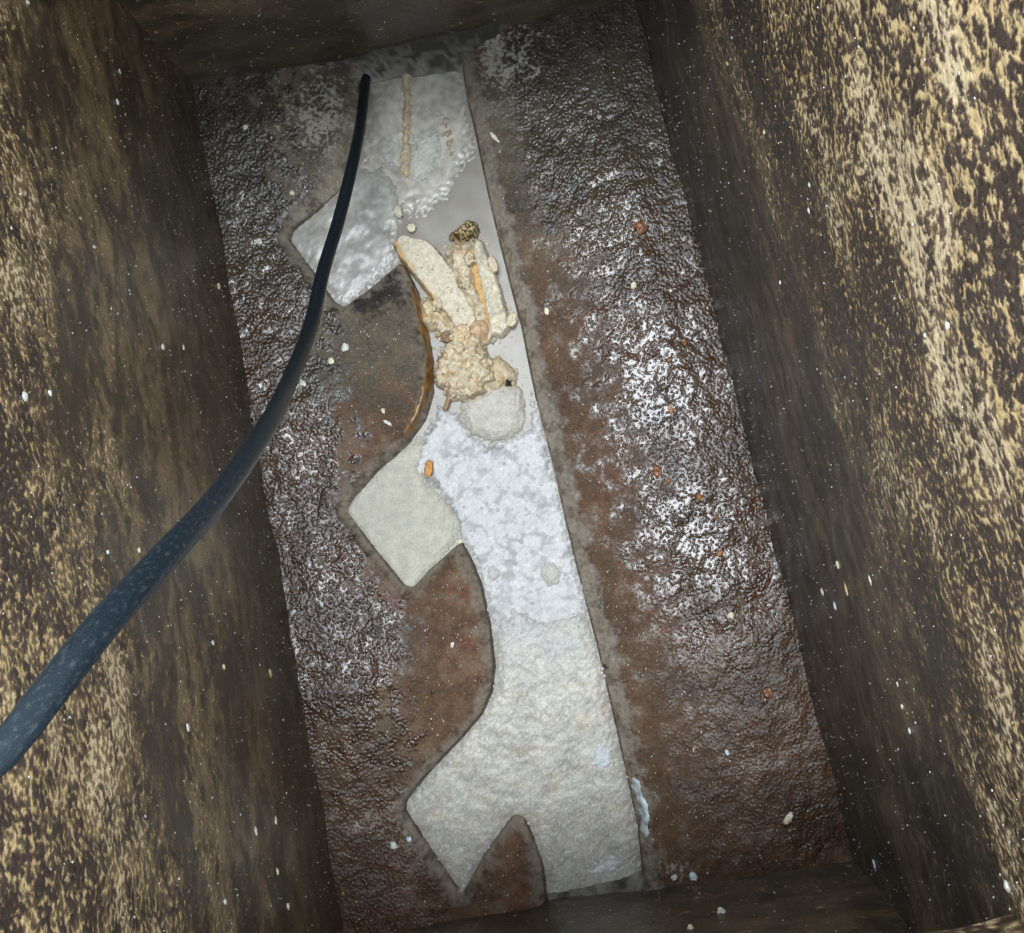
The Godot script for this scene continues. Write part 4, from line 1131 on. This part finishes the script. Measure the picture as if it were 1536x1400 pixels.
		[Vector3(-0.2315, 0.0401, -0.2232), 6.9, 5.0, 12, cream, "grease_flake", "cream flake at the foot of the left wall level with the slab"],
		[Vector3(-0.2346, 0.4812, -0.0703), 6.2, 4.8, 12, white, "grease_flake", "large white blob on the left wall near the picture edge"],
		[Vector3(-0.2345, 0.4484, -0.0756), 4.6, 3.1, 12, white, "grease_flake", "white flake right of the large white blob"],
		[Vector3(-0.2321, 0.3396, -0.1904), 6.8, 2.7, -68, white, "grease_flake", "short white streak on the left wall near the upper edge of the crust"],
		[Vector3(-0.2285, 0.2211, -0.3648), 4.7, 3.1, 12, cream, "grease_flake", "cream flake in the far upper part of the left wall"],
		[Vector3(-0.2292, 0.2391, -0.3319), 5.1, 4.6, 12, white, "grease_flake", "dull grey white flake below the cream one at the far end"],
		[Vector3(-0.2289, 0.3821, -0.3465), 5.1, 3.8, -48, white, "grease_flake", "white flake at the far top corner of the left wall"],
	]
	var s := 600
	for r in rows:
		s += 1
		var tone: Color = r[4]
		var o := put(r[5], lump(Vector3(r[2], minf(r[1], r[2]) * 0.5, r[1]) * 0.00088, s, 0.7, 1.6, 0.9, 14, 10, grease_tone(tone, 0.0)), M.crumb)
		var at: Vector3 = r[0]
		if absf(at.x) < 0.21 and at.y < 0.02:
			at.y = floor_height(at.x, at.z) + r[2] * 0.0002
		o.position = at
		o.rotation_degrees = Vector3(0, r[3], 0) if absf(at.x) < 0.21 else Vector3(float(r[3]) - 12.0, 0, 90)
		var kinds := {"grease_crumb": "crumb", "pebble": "pebble", "grease_flake": "flake", "grease_spot": "grease spot"}
		tag(o, r[6], kinds[r[5]], {"grease_crumb": "pale grease crumbs stuck to the chamber", "pebble": "brown pebbles in the benching", "grease_flake": "pale flakes stuck to the walls", "grease_spot": "pale grease spots on the benching"}[r[5]])


# grit and droplet glints, both modelled as pale specks, on benching and walls
func build_specks() -> void:
	var rng := RandomNumberGenerator.new()
	rng.seed = 77
	var spots: Array[Transform3D] = []
	var tones := PackedColorArray()
	while spots.size() < 4200:
		var x := rng.randf_range(-0.235, 0.235)
		var z := rng.randf_range(-0.43, 0.43)
		if dist(x, z) < 0.012:
			continue
		add_speck(spots, tones, rng, Vector3(x, floor_height(x, z) + 0.0001, z), 0.00046)
	stuff("grit", spots, tones, "fine pale grit and modelled wet glints scattered over the brown benching")
	spots = []
	tones = PackedColorArray()
	while spots.size() < 2300:
		var p := A.lerp(D, rng.randf())
		add_speck(spots, tones, rng, Vector3(p.x + 0.0005, pow(rng.randf(), 1.5) * 0.68, p.y), 0.00036)
	stuff("wall_glint_specks", spots, tones, "fine pale specks modelled as droplet glints on the left wall")
	spots = []
	tones = PackedColorArray()
	while spots.size() < 2600:
		var p := B.lerp(C, rng.randf())
		add_speck(spots, tones, rng, Vector3(p.x - 0.0005, pow(rng.randf(), 1.5) * 0.72, p.y), 0.00036)
	stuff("wall_glint_specks", spots, tones, "fine pale specks modelled as droplet glints on the right wall")
	spots = []
	tones = PackedColorArray()
	while spots.size() < 700:
		var far := rng.randf() < 0.5
		var p := A.lerp(B, rng.randf()) if far else D.lerp(C, rng.randf())
		add_speck(spots, tones, rng, Vector3(p.x, rng.randf_range(0.0, 0.3), p.y + (0.0006 if far else -0.0006)), 0.00045)
	stuff("wall_glint_specks", spots, tones, "fine pale specks modelled as droplet glints on the two end walls")


func build_bubbles(outline: PackedVector2Array, called: String, count: int, y: float, size: float, s: int, label: String) -> void:
	var rng := RandomNumberGenerator.new()
	rng.seed = s
	var spots: Array[Transform3D] = []
	var tones := PackedColorArray()
	var lo := outline[0]
	var hi := outline[0]
	for p in outline:
		lo = lo.min(p)
		hi = hi.max(p)
	var n := fnl(s, 30.0, 2)
	while spots.size() < count:
		var p := Vector2(rng.randf_range(lo.x, hi.x), rng.randf_range(lo.y, hi.y))
		if not Geometry2D.is_point_in_polygon(p, outline) or n.get_noise_2d(p.x, p.y) < rng.randf_range(-0.4, 0.3):
			continue
		var r := size * (0.5 + 1.6 * pow(rng.randf(), 4.0))
		spots.append(Transform3D(Basis.from_scale(Vector3(r, r * 0.8, r)), Vector3(p.x, y, p.y)))
		var v := rng.randf_range(0.38, 0.60)
		tones.append(Color(v, v, v * 0.99))
	stuff(called, spots, tones, label)


func add_speck(spots: Array[Transform3D], tones: PackedColorArray, rng: RandomNumberGenerator, at: Vector3, r: float) -> void:
	var k := r * (0.55 + 1.1 * pow(rng.randf(), 3.0))
	var b := Basis.from_euler(Vector3(rng.randf() * TAU, rng.randf() * TAU, 0)).scaled(Vector3(k, k, k) * Vector3(1, 1, rng.randf_range(0.8, 1.8)))
	spots.append(Transform3D(b, at))
	var v := rng.randf_range(0.25, 0.75)
	tones.append(Color(v, v * rng.randf_range(0.86, 1.0), v * rng.randf_range(0.6, 0.98)))


func stuff(called: String, spots: Array[Transform3D], tones: PackedColorArray, label: String) -> void:
	var ball := SphereMesh.new()
	ball.radius = 1.0
	ball.height = 2.0
	ball.radial_segments = 7
	ball.rings = 4
	var mm := MultiMesh.new()
	mm.transform_format = MultiMesh.TRANSFORM_3D
	mm.use_colors = true
	mm.mesh = ball
	mm.instance_count = spots.size()
	for k in spots.size():
		mm.set_instance_transform(k, spots[k])
		mm.set_instance_color(k, tones[k])
	var o := MultiMeshInstance3D.new()
	o.name = numbered(called)
	o.multimesh = mm
	o.material_override = M.speck
	add_child(o)
	tag(o, label, "grit", "", "stuff")
